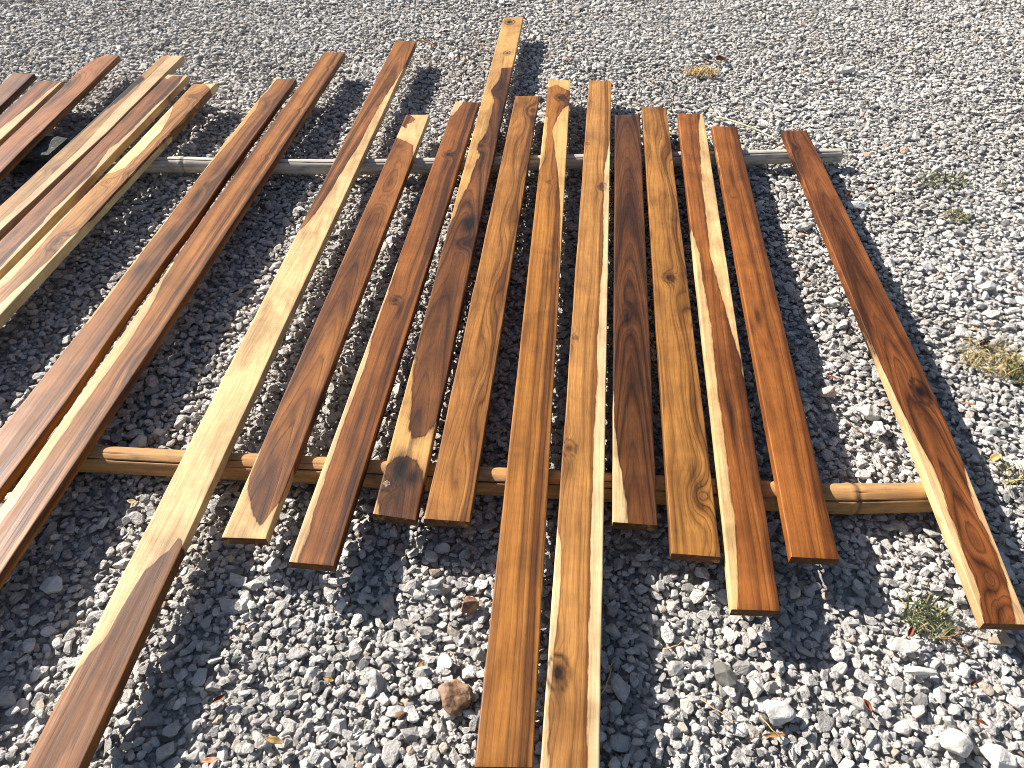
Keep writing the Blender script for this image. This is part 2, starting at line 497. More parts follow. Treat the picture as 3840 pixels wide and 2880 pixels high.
def board(left, right, label, seed, ext=0.0, z=(0.0965, 0.0955), thick=THICK, sapL=(), sapR=(), sap_polys=(), heart_polys=(), dark_polys=(), darkL=(),
          base='heart', knots=(), stains=(), ring=None, cols=None, mat=None, round_=0.003, wob=0.0009, sap_soft=0.012, dips=(), sideR=None):
    """left/right: the long edges of the top face as photo pixels, far end first"""
    rng = np.random.default_rng(seed)
    zf, zn = z
    def lift(pts):
        q = [unp(*p, z=zf) for p in pts]
        y = np.array([p[1] for p in q])
        out = []
        for p, yy in zip(pts, y):
            zz = zn + (zf - zn) * np.clip((yy - 1.14) / (2.68 - 1.14), -0.6, 2.0)
            out.append(unp(*p, z=zz))
        return np.array(out)
    Lp, Rp = lift(left), lift(right)
    def extend(A, e):
        dv = A[-1] - A[-2]; dv /= np.linalg.norm(dv)
        # follow the overall line, not the last short piece
        dv = A[-1] - A[max(0, len(A) - 3)]; dv /= np.linalg.norm(dv)
        return np.vstack([A, A[-1] + dv * e])
    if ext:
        # square the cut end
        dv = (Lp[-1] - Lp[0]); dv /= np.linalg.norm(dv)
        dl, dr = (Lp[-1] - Lp[0]) @ dv, (Rp[-1] - Lp[0]) @ dv
        m = max(dl, dr) + ext
        Lp, Rp = extend(Lp, m - dl), extend(Rp, m - dr)
    O = (Lp[0] + Rp[0]) / 2; E_ = (Lp[-1] + Rp[-1]) / 2
    ax = E_ - O; length = np.linalg.norm(ax); ax /= length
    up = np.array([0, 0, 1.0])
    ac = np.cross(ax, up); ac /= np.linalg.norm(ac)
    if (Rp[0] - Lp[0]) @ ac < 0: ac = -ac
    nrm = np.cross(ac, ax); nrm /= np.linalg.norm(nrm)
    if nrm[2] < 0: nrm = -nrm
    def st(p): return ((p - O) @ ax, (p - O) @ ac)
    Ls, Rs = np.array([st(p) for p in Lp]), np.array([st(p) for p in Rp])
    width = float(np.median(Rs[:, 1]) - np.median(Ls[:, 1]))
    def edge_smooth(A, sq):
        t = np.interp(sq, A[:, 0], A[:, 1])
        return t
    ns = max(60, int(length / 0.008))
    u = np.linspace(0, 1, ns + 1)
    # section: top with rounded arrises, sides, bottom.  (fraction across, inset, depth)
    sec = []
    r = round_
    for f in (0.0, ): sec.append((0, 0, thick))
    sec.append((0, 0, thick * .5))
    for a in (0, 30, 60, 90):
        sec.append((0, r - r * math.cos(math.radians(a)), r - r * math.sin(math.radians(a))))
    nt = 16
    for i in range(1, nt): sec.append((i / nt, 0, 0))
    for a in (90, 60, 30, 0):
        sec.append((1, -(r - r * math.cos(math.radians(a))), r - r * math.sin(math.radians(a))))
    sec.append((1, 0, thick * .5)); sec.append((1, 0, thick))
    nsec = len(sec)
    s0 = Ls[0, 0] + (Rs[0, 0] - Ls[0, 0]) * 0
    def wobble(n_): return smooth_noise(rng, u * length, u * 0, 2.2, 0) * wob + smooth_noise(rng, u * length, u * 0, 9, 0) * wob * .4
    wl, wr, wz = wobble(0), wobble(0), wobble(0)
    V = np.zeros((ns + 1, nsec, 3)); SS = np.zeros((ns + 1, nsec)); TT = np.zeros_like(SS); WW = np.zeros_like(SS)
    sl = Ls[0, 0] + u * (Ls[-1, 0] - Ls[0, 0]); sr = Rs[0, 0] + u * (Rs[-1, 0] - Rs[0, 0])
    tl = np.interp(sl, Ls[:, 0], Ls[:, 1]) + wl; tr = np.interp(sr, Rs[:, 0], Rs[:, 1]) + wr
    for (ds_, side, depth_, half) in dips:   # hollows along an edge: (metres from far end, 'L'/'R', depth, half length)
        g = np.exp(-((u * length - ds_) / half) ** 2) * depth_
        if side == 'L': tl = tl + g
        else: tr = tr - g
    for j, (f, ins, dep) in enumerate(sec):
        s = sl + (sr - sl) * f
        t = tl + (tr - tl) * f + ins
        # arris at the cut ends
        endr = np.zeros(ns + 1)
        SS[:, j] = s; TT[:, j] = t; WW[:, j] = -dep
        zoff = -dep + wz * (1.0 if dep < thick * .9 else 0.4)
        V[:, j, :] = O + s[:, None] * ax + t[:, None] * ac + zoff[:, None] * nrm
    # soften the arris at both ends
    for e, e2 in ((0, 1), (ns, ns - 1)):
        for j, (f, ins, dep) in enumerate(sec):
            if dep < thick * .4:
                V[e, j] -= nrm * max(0, (0.0018 - dep))
    verts = V.reshape(-1, 3)
    faces = []
    idx = lambda i, j: i * nsec + j
    for i in range(ns):
        for j in range(nsec - 1):
            faces.append((idx(i, j), idx(i, j + 1), idx(i + 1, j + 1), idx(i + 1, j)))
        faces.append((idx(i, nsec - 1), idx(i, 0), idx(i + 1, 0), idx(i + 1, nsec - 1)))
    faces.append([idx(0, j) for j in range(nsec)][::-1])
    faces.append([idx(ns, j) for j in range(nsec)])
    me = bpy.data.meshes.new("wooden_board")
    org = (O + E_) / 2 - nrm * thick
    me.from_pydata([tuple(v - org) for v in verts], [], faces)
    for p in me.polygons: p.use_smooth = True
    bm = bmesh.new(); bm.from_mesh(me)
    bmesh.ops.recalc_face_normals(bm, faces=bm.faces)
    for e in bm.edges:
        if len(e.link_faces) == 2 and e.calc_face_angle(0) > 0.9: e.smooth = False
    for fc in bm.faces:
        if len(fc.verts) > 4: fc.smooth = False
    bm.to_mesh(me); bm.free()
    # ---- fields
    S_, T_, W_ = SS.ravel(), TT.ravel(), WW.ravel()
    def stp(p): return st(unp(*p, z=(zf + zn) / 2))
    R = dict(sp=0.012, cs=0.0, kq=0.0, tc=0.0, amp=0.6, fs=0.7, ft=8.0)
    R.update(ring or {})
    Tn = T_ - R['tc'] * width
    ringf = T_ / R['sp'] + R['cs'] * S_ + R['kq'] * Tn * np.abs(Tn) ** 0.85 * np.sign(Tn) * (1.0) + W_ / R['sp'] * 0.7
    ringf += R['amp'] * smooth_noise(rng, S_, T_, R['fs'], R['ft'])
    stain = np.zeros_like(S_)
    for kx in knots:
        (p, ka, kc, amp, core) = kx
        s0_, t0_ = stp(p)
        q = ((S_ - s0_) / ka) ** 2 + ((T_ - t0_) / kc) ** 2 + (np.where(W_ < -0.006, -W_ - 0.006, 0) / 0.02) ** 2
        ringf += amp * np.exp(-q * 0.5) + amp * 0.35 * np.exp(-q * 4)
        stain = np.maximum(stain, core * np.exp(-q * 1.9))
        if core >= .5: stain = np.maximum(stain, core * .75 * np.exp(-((np.sqrt(q) - 1.15) / .16) ** 2))
        ringf += -0.5 * amp * np.exp(-(((S_ - s0_) / (ka * 4)) ** 2 + ((T_ - t0_) / (kc * 2.2)) ** 2))
    sd_ = np.full_like(S_, -1.0) if base == 'heart' else np.full_like(S_, 1.0)
    def strip(pts, sign):
        q = sorted(stp(p) for p in pts)
        qs, qt = np.array([a[0] for a in q]), np.array([a[1] for a in q])
        tb = np.interp(S_, qs, qt)
        m = (tb - T_) * sign
        lo, hi = qs[0], qs[-1]
        outd = np.maximum(lo - S_, S_ - hi) if True else 0
        if lo < 0.06: outd = S_ - hi
        if hi > length - ext - 0.10: outd = np.minimum(outd, -1.0) if lo < 0.06 else lo - S_
        return np.where(outd > 0, np.minimum(m, -outd * 0.3), m)
    def strips(arg):
        if not arg: return []
        return arg if isinstance(arg[0][0], (tuple, list)) else [arg]
    for a in strips(sapL): sd_ = np.maximum(sd_, strip(a, 1))
    for a in strips(sapR): sd_ = np.maximum(sd_, strip(a, -1))
    for a in sap_polys: sd_ = np.maximum(sd_, poly_sd(S_, T_, [stp(p) for p in a]))
    for a in heart_polys: sd_ = np.minimum(sd_, -poly_sd(S_, T_, [stp(p) for p in a]))
    for a in dark_polys: stain = np.maximum(stain, np.clip(poly_sd(S_, T_, [stp(p) for p in a]) / 0.005 + 0.5, 0, 1))
    for a in strips(darkL): stain = np.maximum(stain, np.clip(strip(a, 1) / 0.003 + 0.5, 0, 1) * 0.9)
    for (p, a_, c_, k_) in stains:
        s0_, t0_ = stp(p)
        w = 1 + .25 * smooth_noise(rng, S_, T_, 6, 30)
        q = (((S_ - s0_) / a_) ** 2 + ((T_ - t0_) / c_) ** 2) * w
        stain = np.maximum(stain, k_ * np.exp(-q))
    if sideR:      # the right-hand side face is sapwood between two points along the board
        a0, a1 = stp(sideR[0])[0], stp(sideR[1])[0]
        m = np.minimum(np.minimum(S_ - a0, a1 - S_) * .25, (-W_ - sideR[2]) * 1.6)
        sd_ = np.where((T_ > 0) & (W_ < -.0005), np.maximum(sd_, m), sd_)
    sapv = np.clip(sd_ / sap_soft, -4, 4)
    for nm, arr in (('ring', ringf), ('sapw', sapv), ('stain', stain)):
        at = me.attributes.new(nm, 'FLOAT', 'POINT'); at.data.foreach_set('value', arr.astype(np.float32))
    wc = np.stack([S_ + seed * 7.31, T_ + seed * 1.17, W_ + seed * .53], 1).astype(np.float32)
    at = me.attributes.new('wc', 'FLOAT_VECTOR', 'POINT'); at.data.foreach_set('vector', wc.ravel())
    C = dict(hl=srgb(196, 128, 66), hd=srgb(128, 70, 34), sap=CREAM, line=srgb(62, 30, 15), dark=srgb(44, 24, 16))
    C.update(cols or {})
    m = mat_wood("board_wood", seed=seed, **C, **(mat or {}))
    o = link("wooden_board", me, m)
    me.materials.append(MAT_END)
    for p in me.polygons:
        if len(p.vertices) > 4: p.material_index = 1
    o.location = org
    tag(o, label, 'board', BOARD_GROUP)
    return o, dict(O=O, ax=ax, ac=ac, nrm=nrm, stp=stp, length=length)


def mat_end():
    k = NT("end_grain")
    tc = k.n('ShaderNodeTexCoord').outputs['Object']
    n = k.noise(tc, 60.0, 4, .6)
    f = k.noise(tc, 600.0, 2, .6)
    g = k.noise(tc, 25.0, 3, .6)
    c = k.mix(k.mapr(n, .35, .65, 0, 1), (0.085, 0.036, 0.014, 1), (0.15, 0.07, 0.028, 1))
    c = k.mix(k.mapr(g, .60, .66, 0, .8), c, (0.34, 0.2, 0.085, 1))
    c = k.mix(1.0, c, k.ramp(f, [(.3, .7), (.7, 1.15)]), 'MULTIPLY')
    return k.bsdf(c, .8, f, .6, .001, spec=.2)


MAT_END = mat_end()


def Z(kx, ky, off, s): return (off[0] + kx * s, off[1] + ky * s)


A_ = lambda x, y: Z(x, y, (0, 180), .217)      # closer survey frames of the left-hand boards
B_ = lambda x, y: Z(x, y, (400, 180), .217)
C_ = lambda x, y: Z(x, y, (0, 480), .217)
D_ = lambda x, y: Z(x, y, (0, 800), .217)
E_f = lambda x, y: Z(x, y, (480, 480), .217)
R3 = lambda x, y: Z(x, y, (700, 1850), .3617)

ZL = (0.104, 0.100)   # the left-hand group lies on a concrete block, a little higher

board([(50, 272), (0, 318)], [(130, 276), (0, 400)], 'greyish brown board in the top left corner, leftmost of all boards', 1, ext=1.5, z=ZL,
      ring=dict(sp=.02, amp=.8), cols=dict(hl=srgb(160, 108, 74), hd=srgb(110, 66, 42), dark=srgb(60, 34, 24)), mat=dict(lines=.35, streak=.3))
board([(143, 301), (0, 433)], [(234, 305), (0, 526)], 'reddish board with a bright cream right edge, second from the left', 2, ext=1.5, z=ZL,
      sapR=[(234, 303), (178, 345), (130, 388), (60, 440), (0, 486)], ring=dict(sp=.007, amp=.7), cols=dict(hl=srgb(200, 122, 66), hd=srgb(130, 66, 32)), mat=dict(lines=.8))
board([(401, 203), (352, 221), (321, 243), (284, 275), (256, 304), (133, 422), (10, 540), (0, 550)], [(447, 207), (280, 371), (113, 536), (0, 649)],
      'orange brown board whose far end narrows in a rounded cut', 3, ext=1.5, z=ZL,
      knots=[((330, 235), .12, .05, 8, 0)], stains=[((258, 318), .035, .010, .85), ((200, 378), .05, .008, .8), ((285, 300), .05, .004, .7), ((240, 352), .06, .003, .6)],
      ring=dict(sp=.015, amp=.7), cols=dict(hl=srgb(204, 134, 80), hd=srgb(158, 92, 50), dark=srgb(66, 36, 32)), mat=dict(lines=.95))
board([(610, 207), (400, 401), (304, 490), (180, 606), (0, 771)], [(688, 208), (400, 496), (243, 642), (28, 840), (0, 866)],
      'pale tan board with a black stained strip along its left edge', 4, ext=1.4, z=ZL, thick=.027,
      darkL=[(530, 285), (545, 300), (508, 330), (476, 358), (443, 384), (400, 414), (325, 484), (250, 548), (195, 595), (120, 667), (0, 773)],
      sapR=[(640, 207), (560, 290), (430, 420), (300, 560), (150, 700), (0, 835)], stains=[((205, 575), .03, .008, .35)],
      knots=[((185, 632), .03, .03, 2, .1)],
      ring=dict(sp=.013, amp=.6), cols=dict(hl=srgb(214, 166, 112), hd=srgb(176, 118, 70), sap=srgb(226, 196, 148), line=srgb(120, 70, 40), dark=srgb(40, 26, 18)), mat=dict(lines=.55, sawn=True))
board([(629, 278), (0, 902)], [(706, 283), (443, 556), (180, 832), (0, 1017)], 'dark streaked board with a wavy cream right edge, its far corner chipped', 5, sideR=((706, 283), (-400, 1500), .001), ext=1.3, z=ZL, thick=.027,
      sapR=[(690, 284), (672, 318), (652, 338), (617, 372), (584, 399), (552, 430), (500, 485), (443, 538), (412, 556), (372, 612), (338, 662), (278, 712), (240, 752), (195, 790), (161, 838), (87, 908), (0, 1003)],
      sap_polys=[[(610, 290), (625, 270), (700, 270), (690, 288), (650, 286), (628, 300)]],
      stains=[((480, 440), .10, .010, .45), ((250, 690), .15, .012, .55), ((150, 790), .10, .012, .5), ((600, 330), .06, .012, .5), ((636, 362), .02, .004, .9), ((50, 880), .1, .012, .5)],
      ring=dict(sp=.010, amp=.8), cols=dict(hl=srgb(186, 118, 64), hd=srgb(108, 60, 36), sap=srgb(238, 208, 150)), mat=dict(lines=.6))
board([(725, 314), (506, 543), (240, 810), (0, 1050)], [(812, 311), (608, 532), (480, 668), (321, 840), (0, 1184)],
      'cream and golden board with swirling burl at its cut-off far end', 6, ext=1.2, z=ZL, thick=.03,
      sapL=[[(652, 388), (645, 420), (630, 450), (600, 500), (575, 522), (545, 558), (506, 593), (470, 630), (420, 650), (397, 654), (385, 668)],
            [(322, 730), (312, 742), (282, 773), (230, 829), (202, 861), (152, 921), (98, 985), (40, 1048), (0, 1080)]],
      sapR=[[(330, 830), (299, 862), (269, 885), (195, 965), (130, 1025), (60, 1085), (0, 1140)]], sideR=((640, 500), (-400, 1700), .008),
      sap_polys=[[(760, 305), (800, 350), (830, 330), (830, 290)]],
      knots=[((712, 362), .04, .030, 4.5, .2), ((745, 392), .02, .02, 3, .15), ((397, 684), .035, .022, 4, .15), ((213, 905), .045, .018, 3.5, .8), ((618, 526), .03, .014, 3, .75), ((470, 650), .03, .02, 2, 0)],
      stains=[((355, 735), .06, .012, .3), ((700, 430), .04, .006, .4)],
      ring=dict(sp=.013, amp=1.5, fs=1.6, ft=14), cols=dict(hl=srgb(228, 164, 92), hd=srgb(190, 118, 56), sap=srgb(246, 224, 166), line=srgb(98, 48, 22), dark=srgb(66, 34, 24)), mat=dict(lines=.85))
board([(1033, 292), (943, 405), (810, 579), (521, 955), (347, 1178), (91, 1500), (0, 1606)], [(1111, 296), (860, 640), (700, 868), (480, 1166), (252, 1500), (0, 1840)],
      'dark brown wavy board with cream along its upper left edge, left of a close pair', 7, ext=.35,
      sapL=[[(1040, 296), (1000, 345), (975, 370), (962, 408), (929, 447), (892, 497), (846, 548), (805, 597), (760, 650), (736, 680)], [(690, 740), (600, 862), (521, 965), (420, 1098), (330, 1210)]],
      knots=[((760, 690), .05, .03, 3, .25), ((996, 372), .045, .03, 2.5, .2)],
      stains=[((1000, 400), .07, .018, .45), ((820, 620), .12, .018, .55), ((735, 735), .09, .016, .75), ((637, 885), .08, .02, .65), ((530, 1005), .05, .018, .6), ((430, 1170), .3, .003, .55)],
      dips=[(.11, 'L', .006, .035), (.60, 'L', -.004, .05)],
      ring=dict(sp=.012, amp=.8, fs=1.0), cols=dict(hl=srgb(192, 126, 68), hd=srgb(134, 78, 42), sap=srgb(234, 190, 120), dark=srgb(58, 32, 22)), mat=dict(lines=.6))
board([(1215, 194), (765, 812), (285, 1500), (0, 1905)], [(1294, 196), (870, 845), (439, 1500), (156, 1925), (0, 2160)],
      'fine grained golden brown board with a cream left edge, right of a close pair', 8, ext=.3,
      sapL=[(655, 985), (620, 1035), (579, 1125), (503, 1249), (417, 1375), (324, 1500), (208, 1668), (104, 1810), (0, 1965)],
      knots=[((505, 1368), .06, .018, 2.5, .35), ((1235, 252), .012, .03, 1.4, .1), ((1117, 411), .012, .03, 1.4, .1), ((1000, 584), .01, .03, 1.0, .05)],
      stains=[((145, 1850), .12, .02, .45), ((463, 1452), .10, .016, .5), ((505, 1355), .05, .012, .5), ((300, 1640), .12, .014, .35)],
      ring=dict(sp=.0075, amp=.7, fs=.9), cols=dict(hl=srgb(208, 138, 72), hd=srgb(150, 86, 42), sap=srgb(246, 216, 154), line=srgb(96, 48, 24), dark=srgb(84, 42, 34)), mat=dict(lines=.65, streak=.75))
board([(1485, 150), (87, 2878)], [(1562, 153), (301, 2878)], 'longest cream board, brown at both ends, running to the bottom edge', 9, ext=.15, z=(0.100, 0.0955), base='sap',
      heart_polys=[[(1400, 120), (1575, 120), (1556, 172), (1529, 235), (1471, 328), (1425, 397), (1384, 473), (1357, 530), (1303, 612), (1275, 655), (1242, 715), (1200, 775), (1165, 825), (1120, 870), (1060, 900), (1200, 480)],
                   [(668, 2012), (640, 2050), (590, 2092), (540, 2140), (490, 2215), (450, 2280), (415, 2345), (380, 2400), (330, 2450), (250, 2560), (0, 2900), (0, 3100), (500, 3100), (560, 2560), (640, 2200), (684, 2060), (680, 2020)]],
      knots=[], stains=[((560, 2180), .16, .022, .18), ((610, 2100), .04, .01, .2)],
      ring=dict(sp=.04, cs=5.0, kq=-900, tc=.05, amp=1.0, fs=.5, ft=7), cols=dict(hl=srgb(190, 124, 70), hd=srgb(146, 88, 48), sap=srgb(244, 212, 150), line=srgb(92, 46, 24), dark=srgb(96, 56, 42)), mat=dict(lines=.6, streak=.4, rough=.52, coat=.0))
board([(1523, 429), (830, 2013)], [(1611, 429), (998, 2019)], 'brown board with cream ends and a brown spot on its far left corner', 10, sideR=((1030, 1750), (900, 2200), .001),
      sap_polys=[[(1500, 400), (1640, 400), (1620, 520), (1580, 560), (1562, 600), (1548, 585), (1550, 545), (1520, 530), (1490, 518), (1478, 500), (1480, 480), (1502, 470)],
                 [(1575, 560), (1562, 600), (1540, 640), (1530, 670), (1580, 640)],
                 [(1017, 1595), (985, 1660), (957, 1730), (936, 1782), (928, 1840), (938, 1897), (950, 1933), (975, 1969), (1003, 1940), (1030, 1905), (1060, 1868), (1120, 1800), (1100, 2100), (760, 2100), (850, 1800)]],
      heart_polys=[[(1510, 420), (1540, 432), (1558, 448), (1540, 462), (1524, 466), (1524, 482), (1508, 474), (1490, 490), (1480, 460)]],
      knots=[((1440, 745), .05, .025, 3, .1)],
      stains=[((1496, 548), .02, .02, .4), ((1470, 650), .12, .006, .3), ((1016, 1700), .05, .008, .6), ((962, 1800), .06, .008, .6), ((980, 1930), .03, .008, .55), ((1160, 1290), .04, .008, .45), ((1100, 1560), .04, .01, .5), ((1055, 1490), .03, .01, .4)],
      ring=dict(sp=.09, cs=-7.0, kq=1150, tc=.05, amp=1.3, fs=1.1, ft=9), cols=dict(hl=srgb(190, 122, 64), hd=srgb(140, 80, 42), sap=srgb(240, 206, 142), line=srgb(74, 36, 20), dark=srgb(70, 38, 26)), mat=dict(lines=.7, streak=.35))
board([(1708, 379), (1082, 2105)], [(1797, 383), (1253, 2120)], 'red brown board with two eye knots, its cream left edge widening towards the near end', 11,
      sapL=[[(1740, 376), (1735, 388), (1722, 405), (1700, 432)], [(1492, 985), (1470, 1050), (1396, 1261), (1367, 1377), (1326, 1481), (1280, 1608), (1199, 1850), (1177, 1915), (1156, 1995), (1114, 2110)]],
      knots=[((1679, 579), .022, .018, 3.2, .75), ((1483, 1125), .018, .015, 3.2, .8)],
      sap_polys=[], stains=[((1500, 1165), .06, .010, .65), ((1670, 615), .05, .016, .4), ((1470, 1240), .08, .01, .35)],
      ring=dict(sp=.012, amp=.9, fs=1.0), cols=dict(hl=srgb(178, 110, 56), hd=srgb(122, 68, 34), sap=srgb(246, 218, 160), line=srgb(72, 32, 16)), mat=dict(lines=.55, streak=.55))
_b12, G12 = board([(1889, 65), (1397, 1924)], [(1963, 62), (1560, 1948)], 'tallest reaching dark board, cream at its far end, open knothole near its end', 12, z=(0.0965, 0.0955),
      sap_polys=[[(1850, 30), (2000, 30), (1960, 235), (1922, 252), (1880, 256), (1872, 300), (1838, 341), (1849, 376), (1845, 428), (1824, 492), (1795, 538), (1788, 556), (1797, 584), (1772, 640), (1760, 680), (1737, 730), (1700, 810), (1668, 885), (1600, 900), (1780, 300)],
                 [(1560, 1340), (1553, 1370), (1542, 1440), (1539, 1510), (1529, 1600), (1550, 1645), (1600, 1635), (1640, 1585), (1700, 1560), (1640, 1760), (1592, 1830), (1586, 1770), (1560, 1722), (1520, 1708), (1480, 1716), (1440, 1750), (1415, 1785), (1380, 1790), (1500, 1400)],
                 [(1390, 1850), (1405, 1865), (1416, 1895), (1424, 1960), (1370, 1960)]],
      dark_polys=[],
      knots=[((1911, 84), .03, .022, 3, 1.0), ((1902, 200), .022, .014, 2.5, .8), ((1876, 353), .035, .028, 2.5, .35), ((1805, 548), .03, .02, 2.0, .3), ((1743, 914), .03, .020, 4, .7), ((1455, 1811), .02, .018, 3, 1.0)],
      stains=[((1885, 232), .05, .004, .45), ((1760, 839), .07, .028, .85), ((1752, 905), .06, .03, .6), ((1500, 1752), .05, .022, .9), ((1545, 1790), .03, .022, .8), ((1560, 1640), .03, .01, .4), ((1640, 1200), .2, .03, .25), ((1545, 1650), .06, .007, .5), ((1560, 1870), .05, .01, .3)],
      ring=dict(sp=.09, cs=-9.0, kq=1000, tc=.0, amp=1.3, fs=1.2, ft=10), cols=dict(hl=srgb(154, 96, 52), hd=srgb(98, 56, 30), sap=srgb(230, 182, 108), line=srgb(50, 24, 14), dark=srgb(34, 17, 12)), mat=dict(lines=.6, streak=.4), sap_soft=.02)
board([(1933, 358), (1590, 1943)], [(2022, 360), (1763, 1956)], 'golden streaky board with dark burl at its far right corner', 13,
      knots=[((1995, 415), .045, .028, 4.5, .3)], stains=[((2000, 440), .05, .02, .55), ((1960, 380), .06, .02, .3), ((1940, 820), .05, .01, .4), ((1790, 1150), .05, .006, .3)],
      ring=dict(sp=.013, amp=1.4, fs=2.2, ft=18), cols=dict(hl=srgb(206, 140, 74), hd=srgb(160, 96, 46), line=srgb(92, 48, 22), dark=srgb(78, 40, 24)), mat=dict(lines=.8, streak=.75))
board([(2058, 296), (1779, 2873)], [(2140, 300), (1998, 2876)], 'brown striped board with a cream upper right side, ending at the bottom edge', 14,
      sapR=[[(2150, 385), (2113, 408), (2090, 442), (2073, 492), (2080, 561), (2090, 637), (2099, 723), (2103, 810), (2100, 926), (2097, 1050)]],
      sapL=[[(2054, 440), (2050, 480), (2046, 540), (2040, 600), (2022, 640)]],
      sap_polys=[[(2050, 280), (2150, 280), (2150, 345), (2110, 330), (2085, 318), (2060, 330), (2045, 320)]],
      knots=[((2100, 366), .028, .020, 3.4, .7), ((2055, 683), .012, .014, 2.2, .35)], stains=[((2040, 600), .05, .01, .45), ((2050, 1060), .10, .004, .5), ((1975, 1200), .4, .003, .4), ((2010, 1500), .12, .006, .3), ((1960, 2100), .12, .006, .3)],
      ring=dict(sp=.0125, amp=.55, fs=.45, ft=5), cols=dict(hl=srgb(208, 138, 66), hd=srgb(142, 82, 38), sap=srgb(240, 198, 124), line=srgb(90, 44, 18), dark=srgb(62, 30, 16)), mat=dict(lines=.8, streak=.5, fibre=.8))
board([(2209, 300), (2025, 2880)], [(2293, 301), (2248, 2880)], 'honey coloured board running out of the bottom, cream right edge and round knots', 15, ext=.12,
      sapR=[[(2294, 480), (2284, 540), (2268, 640), (2264, 700), (2262, 960), (2252, 1076), (2243, 1249), (2238, 1423), (2229, 1654), (2220, 1915), (2212, 2267), (2206, 2557), (2200, 2878)]],
      sapL=[[(2086, 1960), (2104, 2036), (2100, 2209), (2074, 2441), (2058, 2672), (2056, 2878)]],
      knots=[((2258, 700), .022, .014, 2.6, .6), ((2200, 541), .012, .008, 2, .7), ((2212, 382), .012, .008, 1.6, .5), ((2151, 1267), .014, .009, 2, .7), ((2134, 1680), .022, .015, 3, .8), ((2092, 2522), .030, .018, 4, .95)],
      stains=[((2100, 2560), .05, .012, .55), ((2145, 1300), .05, .006, .35), ((2140, 1740), .05, .01, .35)],
      ring=dict(sp=.011, amp=.8, fs=.8, ft=8), cols=dict(hl=srgb(222, 158, 92), hd=srgb(182, 116, 60), sap=srgb(246, 220, 166), line=srgb(116, 62, 28), dark=srgb(60, 30, 18)), mat=dict(lines=.65, streak=.6))
board([(2307, 429), (2297, 1956)], [(2400, 429), (2467, 1969)], 'darkest red brown board with a cream wedge at its near left corner', 16,
      sapL=[[(2297, 1470), (2304, 1597), (2318, 1712), (2339, 1828), (2349, 1920), (2353, 1962)]],
      knots=[((2354, 1180), .05, .018, 2.8, .6)], stains=[((2350, 1190), .05, .010, .8), ((2340, 1100), .09, .002, .8), ((2385, 1400), .15, .03, .45), ((2370, 1250), .10, .03, .35)],
      ring=dict(sp=.09, cs=-11.0, kq=1500, tc=.0, amp=.8, fs=.8, ft=7), cols=dict(hl=srgb(134, 83, 46), hd=srgb(92, 54, 32), line=srgb(52, 25, 15), dark=srgb(40, 20, 14)), mat=dict(lines=.55, streak=.5, rough=.40))
board([(2408, 400), (2518, 2073)], [(2500, 403), (2704, 2087)], 'golden brown streaky board with a swirling knot near its near end', 17,
      knots=[((2507, 1041), .022, .015, 3, .75), ((2630, 1860), .05, .026, 4.5, .35), ((2434, 568), .012, .008, 2, .5)],
      stains=[((2440, 880), .04, .006, .5), ((2436, 562), .05, .005, .35), ((2560, 1960), .10, .004, .6), ((2600, 1780), .05, .01, .4), ((2530, 1950), .12, .004, .5)],
      ring=dict(sp=.012, amp=1.3, fs=1.8, ft=15), cols=dict(hl=srgb(206, 142, 74), hd=srgb(158, 96, 44), line=srgb(84, 44, 20), dark=srgb(60, 30, 16)), mat=dict(lines=.8, streak=.7))
board([(2543, 424), (2592, 860), (2745, 2283)], [(2638, 425), (2700, 820), (2930, 2289)], 'brown board with cream stripes down both sides, lowest near end of the right group', 18,
      sapR=[[(2626, 425), (2620, 463), (2622, 521), (2634, 694), (2650, 839), (2664, 960), (2705, 1105), (2739, 1220), (2774, 1336), (2790, 1410)]],
      sapL=[[(2592, 850), (2618, 940), (2650, 1134), (2676, 1307), (2693, 1481), (2716, 1654), (2745, 1886), (2752, 1930), (2764, 2094), (2766, 2285)]],
      stains=[((2745, 1560), .09, .007, .75), ((2730, 1500), .06, .006, .6), ((2790, 1640), .09, .004, .5), ((2620, 760), .08, .003, .7), ((2590, 640), .10, .003, .5), ((2640, 1020), .12, .003, .55)],
      ring=dict(sp=.016, amp=.9, fs=.8, ft=9), cols=dict(hl=srgb(190, 116, 58), hd=srgb(138, 76, 36), sap=srgb(248, 216, 150), line=srgb(78, 38, 18), dark=srgb(54, 26, 16)), mat=dict(lines=.75))
board([(2670, 472), (2968, 2086)], [(2763, 473), (3149, 2095)], 'plain orange brown board, rightmost of the closely spaced boards', 19,
      sapL=[[(2681, 540), (2690, 580), (2698, 640), (2706, 660)]],
      knots=[((2745, 740), .012, .010, 1.5, 0), ((2838, 1190), .09, .015, 1.6, .0)],
      stains=[((2800, 880), .2, .004, .55), ((2838, 1185), .04, .005, .6), ((2820, 1230), .03, .005, .5), ((2740, 660), .08, .006, .4), ((3070, 1860), .03, .02, .2)],
      ring=dict(sp=.018, amp=1.0, fs=.7, ft=8), cols=dict(hl=srgb(190, 116, 56), hd=srgb(146, 80, 36), sap=srgb(244, 198, 120), line=srgb(86, 40, 18), dark=srgb(66, 30, 16)), mat=dict(lines=.7))
